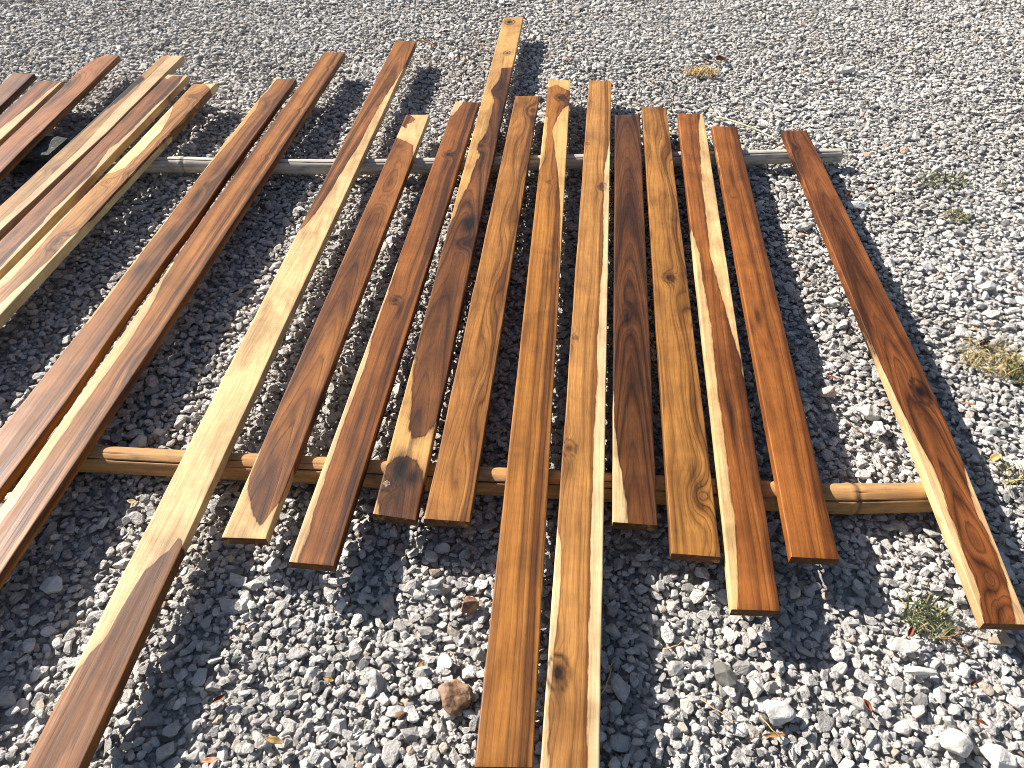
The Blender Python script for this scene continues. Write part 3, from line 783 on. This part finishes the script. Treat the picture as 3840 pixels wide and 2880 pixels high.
board([(2932, 487), (3280, 1315), (3420, 1655), (3691, 2335)], [(3025, 487), (3400, 1250), (3560, 1600), (3858, 2340)], 'rightmost board, slanting apart from the rest, brown with cream edges at its near half', 20,
      sapL=[[(3130, 985), (3165, 1060), (3214, 1168), (3262, 1280), (3318, 1400), (3372, 1516), (3428, 1625), (3480, 1715), (3521, 1799), (3555, 1920), (3584, 1978), (3631, 2123), (3671, 2221), (3694, 2338)]],
      sapR=[[(3575, 1640), (3600, 1700), (3625, 1782), (3648, 1866), (3662, 1920), (3708, 2007), (3772, 2151), (3793, 2244), (3816, 2338)]],
      knots=[((3451, 1469), .04, .018, 3.5, 1.0), ((3717, 2175), .045, .022, 3.4, .3), ((3150, 770), .012, .008, 2, .3), ((2990, 555), .03, .02, 2.5, .3)],
      stains=[((3000, 600), .12, .02, .45), ((3540, 1760), .06, .008, .55), ((3500, 1650), .12, .006, .4), ((3450, 1475), .05, .014, .7), ((3080, 800), .15, .03, .25)],
      ring=dict(sp=.08, cs=-9.0, kq=1300, tc=.1, amp=.9, fs=.9, ft=7), cols=dict(hl=srgb(172, 102, 54), hd=srgb(110, 60, 30), sap=srgb(244, 212, 152), line=srgb(66, 32, 16), dark=srgb(44, 22, 14)), mat=dict(lines=.65, streak=.5))

# open knothole of the tall dark board: a rough plug of pale bark sitting in it
s_, t_ = G12['stp']((1450, 1813))
kp = rock_mesh("knothole_plug", 77, (0.022, 0.020, 0.010), 22, 0.04, 0.08, 2)
ko = link("knothole_plug", kp, mat_stone("bark_plug", tint=(.62, .40, .25), bump=1.0, scale=300))
ko.parent = _b12
pos = G12['O'] + s_ * G12['ax'] + t_ * G12['ac'] - G12['nrm'] * 0.0015
ko.location = Vector(pos) - _b12.location

# ------------------------------------------------------------------ poles
def mat_pole(name, top, low, line, dirt, freq=1.0):
    k = NT(name)
    wc = k.attr('wc', 'Vector')
    n1 = k.noise(k.scl(wc, (6, 110, 110)), 1, 4, .6)
    n2 = k.noise(k.scl(wc, (14, 30, 30)), 1, 4, .6)
    n3 = k.noise(k.scl(wc, (18, 400, 400)), 1, 3, .6)
    c = k.mix(k.mapr(n1, .3, .7, 0, 1), top, low)
    c = k.mix(k.mapr(n2, .5, .72, 0, .75), c, dirt)
    c = k.mix(k.mapr(n3, .55, .85, 0, .35), c, line)
    c = k.mix(k.attr('stain'), c, line)
    h = k.math('ADD', n1, k.math('MULTIPLY', n3, .6))
    return k.bsdf(c, .7, h, .5, .001, spec=.3)


def pole(name, pts, rad, label, mat, nodes, cracks, seed, zc=None, end_open=True):
    """a bamboo culm: gently bent tube with swollen nodes and long drying cracks"""
    rng = np.random.default_rng(seed)
    C = np.array([unp(*p, z=r_) for p, r_ in zip(pts, zc)])
    d = np.r_[0, np.cumsum(np.linalg.norm(np.diff(C, axis=0), axis=1))]
    L_ = d[-1]
    ns = int(L_ / 0.006)
    s = np.linspace(0, L_, ns + 1)
    # smooth interpolation of the centre line
    P = np.stack([np.interp(s, d, C[:, i]) for i in range(3)], 1)
    for _ in range(60):
        P[1:-1] = P[1:-1] * .5 + (P[:-2] + P[2:]) * .25
    na = 96
    ang = np.linspace(0, 2 * math.pi, na, endpoint=False)
    R = np.interp(s / L_, [0, 1], rad) * (1 + .012 * smooth_noise(rng, s, s * 0, 2, 0))
    for nd in nodes:
        x = s - nd * L_
        R = R + .0022 * np.exp(-(x / .006) ** 2) - .0016 * np.exp(-((x - .013) / .006) ** 2) + .0008 * np.exp(-(x / .05) ** 2)
    V = []; ST = []; W = []
    nfac = 1 + .02 * np.sin(ang * 3 + 1) + .012 * np.sin(ang * 5 + 2)
    for i in range(ns + 1):
        tg = P[min(i + 1, ns)] - P[max(i - 1, 0)]; tg /= np.linalg.norm(tg)
        side = np.cross(tg, [0, 0, 1]); side /= np.linalg.norm(side)
        upv = np.cross(side, tg)
        rr = R[i] * nfac
        stn = np.zeros(na)
        for (a0, s_a, s_b, wd, dp) in cracks:
            x = s[i] / L_
            if x < s_a or x > s_b: continue
            tap = min(1, (x - s_a) / .02, (s_b - x) / .02)
            a = math.radians(a0) + .05 * math.sin(s[i] * 5 + a0) + .02 * math.sin(s[i] * 23 + a0)
            da = (ang - a + math.pi) % (2 * math.pi) - math.pi
            g = np.exp(-(da / math.radians(wd)) ** 2) * tap
            rr = rr - dp * g
            stn = np.maximum(stn, g)
        for nd in nodes:
            x = s[i] - nd * L_
            stn = np.maximum(stn, .75 * math.exp(-((x - .010) / .0035) ** 2))
        # angle 0 = straight up, growing towards the viewer's side (-Y)
        V.append(P[i] + rr[:, None] * (np.cos(ang)[:, None] * upv + np.sin(ang)[:, None] * (side if side[1] < 0 else -side)))
        ST.append(stn)
        W.append(np.stack([np.full(na, s[i]), np.sin(ang) * .03, np.cos(ang) * .03], 1))
    V = np.array(V).reshape(-1, 3); ST = np.array(ST).ravel(); W = np.array(W).reshape(-1, 3)
    faces = [(i * na + j, i * na + (j + 1) % na, (i + 1) * na + (j + 1) % na, (i + 1) * na + j) for i in range(ns) for j in range(na)]
    verts = list(map(tuple, V))
    # hollow ends: a wall and a dark recess
    for e, base_i in ((0, 0), (1, ns)):
        c = P[base_i]; ring0 = V[base_i * na:(base_i + 1) * na]
        inn = len(verts)
        verts += [tuple(c + (v - c) * .72) for v in ring0]
        dirv = (P[1] - P[0]) if e == 0 else (P[-2] - P[-1])
        dirv = dirv / np.linalg.norm(dirv) * .05
        deep = len(verts)
        verts += [tuple(c + dirv + (v - c) * .66) for v in ring0]
        for j in range(na):
            a_, b_ = base_i * na + j, base_i * na + (j + 1) % na
            faces.append((a_, b_, inn + (j + 1) % na, inn + j))
            faces.append((inn + j, inn + (j + 1) % na, deep + (j + 1) % na, deep + j))
        faces.append([deep + j for j in range(na)])
        ST = np.r_[ST, np.full(na, .3), np.full(na, .9)]
        W = np.vstack([W, W[:na] * [1, .7, .7], W[:na] * [1, .6, .6]])
    org = np.array([P[:, 0].mean(), P[:, 1].mean(), 0])
    me = bpy.data.meshes.new(name)
    me.from_pydata([tuple(np.array(v) - org) for v in verts], [], faces)
    bm = bmesh.new(); bm.from_mesh(me)
    bmesh.ops.recalc_face_normals(bm, faces=bm.faces)
    bm.to_mesh(me); bm.free()
    for p in me.polygons: p.use_smooth = True
    a = me.attributes.new('stain', 'FLOAT', 'POINT'); a.data.foreach_set('value', ST.astype(np.float32))
    a = me.attributes.new('wc', 'FLOAT_VECTOR', 'POINT'); a.data.foreach_set('vector', (W + seed).astype(np.float32).ravel())
    o = link(name, me, mat)
    o.location = org
    tag(o, label, 'bamboo pole', 'bamboo poles carrying the boards')
    return o, P


mf = mat_pole("weathered_bamboo", srgb(206, 199, 188), srgb(166, 154, 134), srgb(34, 28, 22), srgb(122, 112, 98))
far_pole, FP = pole("bamboo_pole", [(470, 622), (669, 616), (900, 624), (1367, 626), (1700, 619), (1992, 611), (2400, 600), (2791, 590), (3150, 583)], (.0285, .026),
     'silver grey weathered bamboo pole under the far ends of the boards', mf, [.078, .31, .55, .79, .955],
     [(28, .0, .42, 2.0, .006), (32, .40, .70, 1.6, .005), (36, .66, 1.0, 2.4, .007), (75, .9, 1.0, 2.5, .006), (-20, .88, 1.0, 3, .006)], 31,
     zc=[.043] * 9)
mn_ = mat_pole("tan_bamboo", srgb(190, 144, 90), srgb(156, 112, 66), srgb(40, 26, 18), srgb(108, 86, 68))
near_pole, NP = pole("bamboo_pole", [(-700, 1690), (0, 1712), (359, 1720), (700, 1738), (1215, 1763), (1859, 1804), (2484, 1836), (3110, 1870), (3400, 1866), (3600, 1858)], (.031, .0345),
     'tan cracked bamboo pole under the near ends of the boards', mn_, [.10, .565, .905],
     [(14, .02, .58, .8, .003), (40, .0, .60, 1.3, .006), (46, .56, 1.0, 1.5, .007), (18, .60, .93, .6, .003)], 37,
     zc=[.039, .039, .039, .038, .038, .037, .037, .037, .037, .037])

# splintered fibres and a second short stick at the far pole's right end
def tube(name, pts, r0, r1, mat, nseg=6, parent=None):
    P = [Vector(p) for p in pts]
    bm = bmesh.new()
    rings = []
    for i, p in enumerate(P):
        tg = (P[min(i + 1, len(P) - 1)] - P[max(i - 1, 0)]).normalized()
        s = tg.cross(Vector((0, 0, 1)))
        s = s.normalized() if s.length > 1e-4 else Vector((1, 0, 0))
        u_ = s.cross(tg)
        r = r0 + (r1 - r0) * i / (len(P) - 1)
        rings.append([bm.verts.new(p + r * (math.cos(a) * s + math.sin(a) * u_)) for a in [2 * math.pi * k / nseg for k in range(nseg)]])
    for a, b in zip(rings, rings[1:]):
        for k in range(nseg): bm.faces.new((a[k], a[(k + 1) % nseg], b[(k + 1) % nseg], b[k]))
    bm.faces.new(rings[0][::-1]); bm.faces.new(rings[-1])
    bmesh.ops.recalc_face_normals(bm, faces=bm.faces)
    me = bpy.data.meshes.new(name)
    bm.to_mesh(me); bm.free()
    for f in me.polygons: f.use_smooth = True
    return link(name, me, mat, parent)


def mat_plain(name, a, b, scale=60, rough=.8, stretch=(1, 1, 1), trans=0.0):
    k = NT(name)
    tc = k.n('ShaderNodeTexCoord').outputs['Object']
    n = k.noise(k.scl(tc, stretch), scale, 4, .6)
    c = k.mix(k.mapr(n, .3, .7, 0, 1), a, b)
    return k.bsdf(c, rough, n, .4, .001, spec=.3)


m_straw = mat_plain("dry_straw", srgb(206, 182, 128), srgb(160, 130, 82))
m_twig = mat_plain("dead_twig", srgb(150, 104, 72), srgb(84, 54, 36), 120)
m_reed = mat_plain("pale_reed", srgb(206, 206, 176), srgb(150, 158, 120), 60)
m_green = mat_plain("green_blade", srgb(74, 84, 46), srgb(44, 56, 30), 40, .75)
m_drygreen = mat_plain("wilting_blade", srgb(150, 142, 88), srgb(104, 104, 62), 40, .8)

end = FP[-1]
rs = random.Random(4)
bm_pts = []
bm = bmesh.new()
for i in range(26):
    a = rs.uniform(0, 6.28); r = .02 * rs.uniform(.5, 1.25)
    p0 = Vector(end) + Vector((-.03, r * math.cos(a), r * math.sin(a)))
    d = Vector((rs.uniform(.03, .10), rs.uniform(-.02, .02), rs.uniform(-.02, .004)))
    wv = Vector((0, .0012, .0006)) * rs.uniform(.6, 2)
    n0 = [bm.verts.new(p - Vector(far_pole.location)) for p in (p0 - wv, p0 + wv, p0 + d * .6 + wv * .8, p0 + d * .6 - wv * .8)]
    tipv = bm.verts.new(p0 + d + Vector((0, 0, -.004)) - Vector(far_pole.location))
    bm.faces.new(n0); bm.faces.new((n0[3], n0[2], tipv))
me = bpy.data.meshes.new("splinters"); bm.to_mesh(me); bm.free()
link("splinters", me, mat_plain("split_fibre", srgb(190, 176, 150), srgb(96, 82, 62)), far_pole)

# ------------------------------------------------------------------ concrete block under the left-hand boards
def concrete_block():
    bm = bmesh.new()
    bmesh.ops.create_cube(bm, size=1.0)
    for v in bm.verts: v.co = Vector((v.co.x * .46, v.co.y * .20, v.co.z * .095))
    bmesh.ops.bevel(bm, geom=bm.edges[:], offset=.03, segments=4, affect='EDGES')
    bmesh.ops.triangulate(bm, faces=[f for f in bm.faces if len(f.verts) > 4])
    bmesh.ops.subdivide_edges(bm, edges=bm.edges[:], cuts=9, use_grid_fill=True)
    from mathutils import noise as mn
    for v in bm.verts:
        v.co += v.normal * (mn.noise(v.co * 22) * .010 + mn.noise(v.co * 60) * .006)
    me = bpy.data.meshes.new("concrete_block")
    bm.to_mesh(me); bm.free()
    o = link("concrete_block", me, mat_stone("rough_concrete", tint=(.10, .105, .10), scale=90, bump=1.0))  # tint lowered to put the shade under the boards into the concrete's colour
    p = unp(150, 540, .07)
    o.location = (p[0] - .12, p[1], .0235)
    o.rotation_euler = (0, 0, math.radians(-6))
    tag(o, 'rough concrete block, coloured dark for shade, half hidden under the left-hand boards', 'concrete block')


concrete_block()

# ------------------------------------------------------------------ larger single stones
W1 = (.86, .85, .82)
STONES = [
    (1708, 2611, .074, (.95, 1.0, .5), (.27, .15, .085), 'rusty brown rough stone left of the striped board at the bottom', 201, 1.7, 44, False),
    (2716, 2532, .062, (1.0, .66, .55), (.22, .22, .20), 'smooth dark grey oval pebble below the right-hand boards', 202, -.95, 40, True),
    (2919, 2672, .060, (1.15, .9, .7), W1, 'large cream white stone right below the dark oval pebble', 203, -.3, 22, False),
    (3587, 2782, .060, (1.0, .95, .65), (1.0, .97, .9), 'round off-white stone near the bottom right corner', 204, .5, 40, False),
    (3743, 2838, .062, (1.1, .85, .7), (.95, .94, .92), 'bright white angular stone in the bottom right corner', 205, -.6, 16, False),
    (1503, 2681, .024, (1.1, .8, .7), (.16, .19, .19), 'small dark teal stone left below the rusty brown stone', 206, .4, 16, False),
    (194, 2198, .052, (1.15, 1.0, .55), (.82, .84, .84), 'wide flat grey stone in shade beside the left edge', 207, .2, 14, False),
    (3107, 1469, .052, (1.25, .75, .6), (.92, .70, .60), 'white stone stained red between the last two boards', 208, .3, 18, False),
    (3263, 1547, .062, (1.1, .85, .65), W1, 'big knobbly white stone left of the rightmost board', 209, -.3, 36, False),
    (3292, 1610, .052, (1.05, .85, .6), (1.0, 1.0, 1.0), 'pale rounded stone just below the big knobbly white one', 210, .8, 30, False),
    (3011, 850, .056, (1.15, .8, .6), (.86, .85, .83), 'grey stone left of the rightmost board below the far pole', 211, .1, 22, False),
    (3214, 768, .066, (1.3, .7, .45), (.95, .95, .93), 'flat white stone right of the rightmost board below the far pole', 212, -.25, 16, False),
    (3515, 634, .052, (1.3, .8, .5), W1, 'white flat stone above the upper green weed', 213, .1, 14, False),
    (3173, 262, .072, (1.35, .75, .6), W1, 'lone large white stone high on the right, far from the boards', 214, .1, 16, False),
    (2980, 2224, .036, (1.1, .9, .7), (.66, .64, .60), 'blocky grey stone in shade below the orange brown board', 215, .3, 14, False),
    (3758, 2395, .052, (1.35, .8, .55), (.60, .49, .36), 'brown angular stone below the near end of the rightmost board', 216, -.1, 14, False),
    (888, 2470, .026, (1.1, .8, .6), (.18, .21, .22), 'small dark stone on the lit gravel right of the longest cream board', 217, .3, 14, False),
    (3706, 1072, .050, (1.15, .8, .6), (1.0, 1.0, .98), 'white stone above the dry grass clump at the right edge', 218, .0, 16, False),
    (3120, 1135, .050, (1.2, .9, .6), W1, 'white stone high up between the last two boards', 219, -.5, 20, False),
    (3390, 2420, .050, (1.5, .7, .55), W1, 'long white stone right under the green grass tuft', 220, -.1, 14, False),
    (3440, 2520, .052, (1.5, .6, .5), (1.0, .98, .95), 'long pale stone second below the green grass tuft', 221, -.2, 14, False),
    (1620, 2185, .040, (1.2, .8, .6), W1, 'white stone below the board with the open knothole', 222, .1, 20, False),
    (1760, 2270, .048, (1.0, .95, .7), W1, 'pale stone left of the striped board, above the rusty brown one', 223, .9, 18, False),
]
for (x, y, sz, dm, tn, lb, sd, rz, npt, sm) in STONES:
    single_stone(x, y, sz, dm, tn, lb, sd, rz, npt, sm)

# ------------------------------------------------------------------ leaves
def leaf(px, py, L_, wd, rz, cola, colb, label, seed, z=.016, curl=.5, tilt=(.2, .1)):
    rng = random.Random(seed)
    bm = bmesh.new()
    nu, nv = 12, 6
    grid = []
    for i in range(nu + 1):
        a = i / nu
        w = wd * (math.sin(math.pi * min(1, a * .97 + .02)) ** .8)
        row = []
        for j in range(nv + 1):
            b = j / nv * 2 - 1
            x = (a - .5) * L_
            y_ = b * w * .5
            zz = curl * (abs(b) ** 1.6) * w * .55 + curl * L_ * .25 * (a - .5) ** 2 * 2 + math.sin(a * 9 + seed) * .0008
            row.append(bm.verts.new((x, y_ * (1 - .25 * curl * abs(b)), zz)))
        grid.append(row)
    for i in range(nu):
        for j in range(nv):
            bm.faces.new((grid[i][j], grid[i + 1][j], grid[i + 1][j + 1], grid[i][j + 1]))
    bmesh.ops.remove_doubles(bm, verts=bm.verts, dist=1e-5)
    bmesh.ops.solidify(bm, geom=bm.faces[:], thickness=.0004)
    me = bpy.data.meshes.new("dry_leaf"); bm.to_mesh(me); bm.free()
    for p in me.polygons: p.use_smooth = True
    o = link("dry_leaf", me, mat_plain("leaf_skin", cola, colb, 140, .6, (1, 3, 1)))
    o.location = unp(px, py, z)
    o.rotation_euler = (tilt[0], tilt[1], rz)
    tag(o, label, 'leaf', 'dead leaves scattered on the gravel')
    return o


OR1, OR2 = srgb(150, 84, 44), srgb(94, 50, 28)
BR1, BR2 = srgb(108, 64, 40), srgb(60, 36, 24)
YL1, YL2 = srgb(184, 152, 98), srgb(136, 104, 58)
LEAVES = [
    (3249, 2649, .026, .014, 1.9, OR1, OR2, 'curled orange leaf between two big stones at the bottom right', .9),
    (3414, 2371, .026, .012, .9, OR1, OR2, 'orange leaf lying just below the green grass tuft', .9),
    (3648, 2562, .020, .009, .6, OR1, OR2, 'small orange leaf above the round off-white stone', .6),
    (3680, 2712, .024, .011, -.4, OR1, BR2, 'rust leaf between the round off-white stone and the right edge', .6),
    (1030, 2776, .034, .013, -.15, YL1, YL2, 'flat pale yellow leaf on lit gravel near the bottom left', .2),
    (822, 2620, .028, .010, .6, OR1, BR2, 'brown leaf right of the longest cream board', .7),
    (787, 2852, .026, .014, .3, srgb(214, 160, 120), OR1, 'pinkish tan leaf at the bottom edge right of the longest cream board', .3),
    (497, 1882, .032, .011, -.35, YL1, YL2, 'yellowish leaf just below the tan pole at the left', .5),
    (2901, 2757, .048, .009, .12, YL1, OR1, 'long tan leaf sliver left above the bottom edge, under a white stone', .4),
    (1578, 2490, .020, .010, .8, YL2, BR1, 'tiny yellow brown leaf above the rusty brown stone', .5),
    (1233, 2548, .022, .010, -.3, YL1, BR1, 'tiny ochre leaf in the middle of the lit gravel at the bottom', .5),
    (2700, 226, .060, .030, .3, OR1, BR2, 'crumpled rust leaf above the straw tuft at the top', 1.1),
    (2655, 232, .050, .014, -.2, BR1, OR2, 'narrow brown leaf left of the crumpled rust leaf', .8),
    (3052, 52, .034, .018, .4, OR1, YL2, 'light orange leaf near the top edge, right of centre', .6),
    (3118, 312, .050, .016, .2, OR1, BR1, 'rust leaf below the lone large white stone', .7),
    (3150, 336, .034, .012, -.4, YL2, OR1, 'ochre leaf touching the rust leaf below the lone white stone', .7),
    (3266, 712, .042, .018, .2, OR1, BR2, 'rust leaf above the flat white stone beside the rightmost board', .6),
    (3180, 735, .030, .020, .9, srgb(204, 130, 84), BR1, 'salmon leaf standing beside the rightmost board', 1.0),
    (2916, 799, .026, .016, 1.1, BR1, BR2, 'dark brown leaf between the last two boards', .8),
    (1615, 257, .044, .018, -.3, YL1, YL2, 'pale yellow leaf in the shadow beside the far end of the cream board', .4),
    (1734, 221, .030, .016, -.6, srgb(226, 184, 116), YL2, 'bright tan leaf left of the tallest board', .5),
    (1673, 120, .040, .018, -.3, BR2, BR1, 'dark leaf above the tan one, left of the tallest board', .8),
    (1560, 150, .014, .007, .3, BR1, BR2, 'tiny brown leaf at the cream board far tip', .5),
    (2131, 220, .024, .015, .1, srgb(206, 118, 84), OR1, 'small pink orange leaf right of the tallest board', .4),
    (457, 36, .040, .018, .1, OR1, BR1, 'orange leaf near the top edge at the left', .6),
    (140, 86, .026, .016, .2, YL1, YL2, 'yellow leaf in the top left corner', .4),
    (3023, 1055, .032, .014, -.3, OR1, BR2, 'red brown leaf high in the gap left of the rightmost board', .8),
    (3118, 1417, .030, .010, -.5, srgb(170, 66, 44), BR2, 'red leaf right above the red stained stone', .6),
    (3631, 1514, .030, .010, -.3, YL1, OR1, 'small tan leaf right of the dark knot of the rightmost board', .3),
    (3734, 1718, .036, .022, .5, srgb(200, 178, 120), srgb(150, 120, 70), 'broad olive tan leaf right of the rightmost board', .5),
    (3657, 1233, .026, .010, 1.4, YL1, OR1, 'upright yellow leaf above left of the dry grass clump', .4),
    (3690, 1290, .040, .014, .3, BR1, BR2, 'dark brown leaf on top of the dry grass clump', .7),
    (1394, 1922 + 30, .030, .010, -1.2, YL2, BR1, 'ochre leaf left of the board with the open knothole', .9),
    (935, 1160, .030, .012, .5, YL2, BR1, 'tan leaf in the shade right of the close pair of boards', .5),
    (885, 1095, .034, .010, .2, BR1, BR2, 'brown leaf in the shade above the tan one', .6),
]
for i, (x, y, L_, wd, rz, ca, cb, lb, cu) in enumerate(LEAVES):
    rr = random.Random(900 + i)
    leaf(x, y, L_, wd, rz, ca, cb, lb, i, curl=cu, tilt=(rr.uniform(-.35, .35), rr.uniform(-.25, .25)))

# ------------------------------------------------------------------ twigs and stems
def stem(name, a, b, r0, r1, mat, label, cat, z0=.018, z1=.018, sag=.0, wig=.004, seed=0):
    A, B = Vector(unp(*a, z=z0)), Vector(unp(*b, z=z1))
    rr = random.Random(seed)
    n = 14
    dv = B - A
    sd_ = Vector((-dv.y, dv.x, 0)).normalized()
    ph = rr.uniform(0, 6)
    pts = []
    for i in range(n + 1):
        t = i / n
        pts.append(A + dv * t + sd_ * (math.sin(t * 5 + ph) * wig + math.sin(t * 13 + ph) * wig * .3) + Vector((0, 0, sag * math.sin(math.pi * t))))
    org = (A + B) / 2
    o = tube(name, [p - org for p in pts], r0, r1, mat, 7)
    o.location = org
    return tag(o, label, cat)


stem("twig", (1563, 150), (1640, 172), .005, .003, m_twig, 'short brown twig touching the far end of the cream board', 'twig', .02, .02, .004, .004, 1)
stem("reed_stem", (2690, 437), (2925, 524), .0045, .0025, m_reed, 'long pale green reed stem running to the far end of the rightmost board', 'stem', .02, .03, .004, .006, 2)
stem("twig", (2895, 562), (2945, 532), .003, .002, m_twig, 'thin brown twig beside the far end of the rightmost board', 'twig', .02, .035, .002, .003, 3)
stem("straw", (2624, 2638), (2790, 2712), .0013, .0008, m_straw, 'thin tan straw left of the large cream white stone', 'straw', .02, .018, .006, .006, 4)
stem("straw", (2858, 2680), (2925, 2790), .0013, .0009, m_straw, 'short straw bent down beside the large cream white stone', 'straw', .022, .018, .004, .004, 5)
stem("twig", (3530, 2385), (3640, 2448), .0016, .001, m_twig, 'dark thin twig below the green grass tuft', 'twig', .02, .018, .004, .005, 6)
stem("twig", (3570, 2390), (3600, 2365), .0022, .0012, m_twig, 'short dark twig right of the green grass tuft', 'twig', .02, .03, .002, .003, 7)
stem("straw", (3168, 1591), (3300, 1668), .0014, .0009, m_twig, 'fine brown stalk crossing the gravel below the big knobbly stone', 'straw', .02, .02, .008, .005, 8)
stem("straw", (2490, 2434), (2570, 2412), .0012, .0008, m_straw, 'fine tan straw right of the honey coloured board', 'straw', .02, .02, .006, .003, 9)
stem("straw", (2250, 2600), (2310, 2480), .0012, .0008, m_straw, 'faint straw in the shade beside the honey coloured board', 'straw', .018, .018, .004, .004, 10)


# ------------------------------------------------------------------ grass tufts
def tuft(px, py, name, label, n, spread, hgt, mats, seed, flat=.4, wdt=.0016, aniso=1.0):
    rr = random.Random(seed)
    bm = bmesh.new()
    for i in range(n):
        a = rr.uniform(0, 6.283)
        r0 = spread * .55 * math.sqrt(rr.random())
        base = Vector((r0 * math.cos(a) * aniso, r0 * math.sin(a), 0))
        a2 = a + rr.gauss(0, 2.0)
        L_ = hgt * rr.uniform(.35, 1.15)
        el = rr.uniform(flat, 1.35)
        d = Vector((math.cos(a2) * math.cos(el), math.sin(a2) * math.cos(el), math.sin(el)))
        side = Vector((-math.sin(a2), math.cos(a2), rr.uniform(-.3, .3))).normalized()
        w = wdt * rr.uniform(.6, 1.4)
        p = base.copy(); prev = None
        ns = 6
        mi = rr.choices(range(len(mats)), [m[1] for m in mats])[0]
        for k_ in range(ns + 1):
            t = k_ / ns
            ww = w * (1 - t ** 1.6) + .0002
            cur = (bm.verts.new(p - side * ww), bm.verts.new(p + side * ww))
            if prev:
                f = bm.faces.new((prev[0], prev[1], cur[1], cur[0])); f.material_index = mi; f.smooth = True
            prev = cur
            p = p + d * (L_ / ns)
            d = (d + Vector((0, 0, -.30 * rr.uniform(.5, 1.3)))).normalized()
            if p.z < .001: p.z = .001 + rr.random() * .004
    me = bpy.data.meshes.new(name); bm.to_mesh(me); bm.free()
    for m, _ in mats: me.materials.append(m)
    o = link(name, me)
    o.location = unp(px, py, .006)
    tag(o, label, 'grass', 'grass tufts growing through the gravel')
    return o


tuft(3720, 1350, "grass_tuft", 'straw yellow grass clump with green tips at the right edge', 330, .13, .045, [(m_straw, 5), (m_drygreen, 3), (m_green, 1)], 1, .15, .0012, 1.2)
tuft(3815, 1400, "grass_tuft", 'greener half of grass beside the straw clump at the right edge', 110, .07, .05, [(m_green, 4), (m_drygreen, 2), (m_straw, 1)], 2, .2, .0016)
tuft(3475, 2325, "grass_tuft", 'dark green spiky grass tuft below the rightmost board', 130, .075, .050, [(m_green, 5), (m_drygreen, 2), (m_straw, 1)], 3, .05, .0012)
tuft(2629, 272, "grass_tuft", 'flat tuft of straw coloured dead grass high above the right-hand boards', 260, .09, .05, [(m_straw, 6), (m_twig, 1)], 4, .05, .0016, 1.5)
tuft(3540, 680, "grass_tuft", 'low sprawling dark green weed right of the far pole end', 170, .12, .035, [(m_green, 5), (m_drygreen, 2)], 5, .1, .0018, 1.5)
tuft(3585, 808, "grass_tuft", 'small olive weed below the sprawling dark green weed', 110, .07, .03, [(m_drygreen, 4), (m_green, 2), (m_straw, 1)], 6, .1, .0016, 1.2)
tuft(3800, 1790, "grass_tuft", 'sparse thin grass stems at the right edge beside the rightmost board', 40, .05, .07, [(m_drygreen, 3), (m_straw, 3), (m_green, 2)], 7, .1, .0012)
tuft(3255, 390, "grass_tuft", 'tiny green sprig alone in the gravel above the far pole end', 16, .02, .03, [(m_green, 1)], 8, .3, .0018)
tuft(3760, 700, "grass_tuft", 'faint olive sprig at the far right above the grass clump', 18, .03, .03, [(m_drygreen, 1)], 9, .2, .0014)
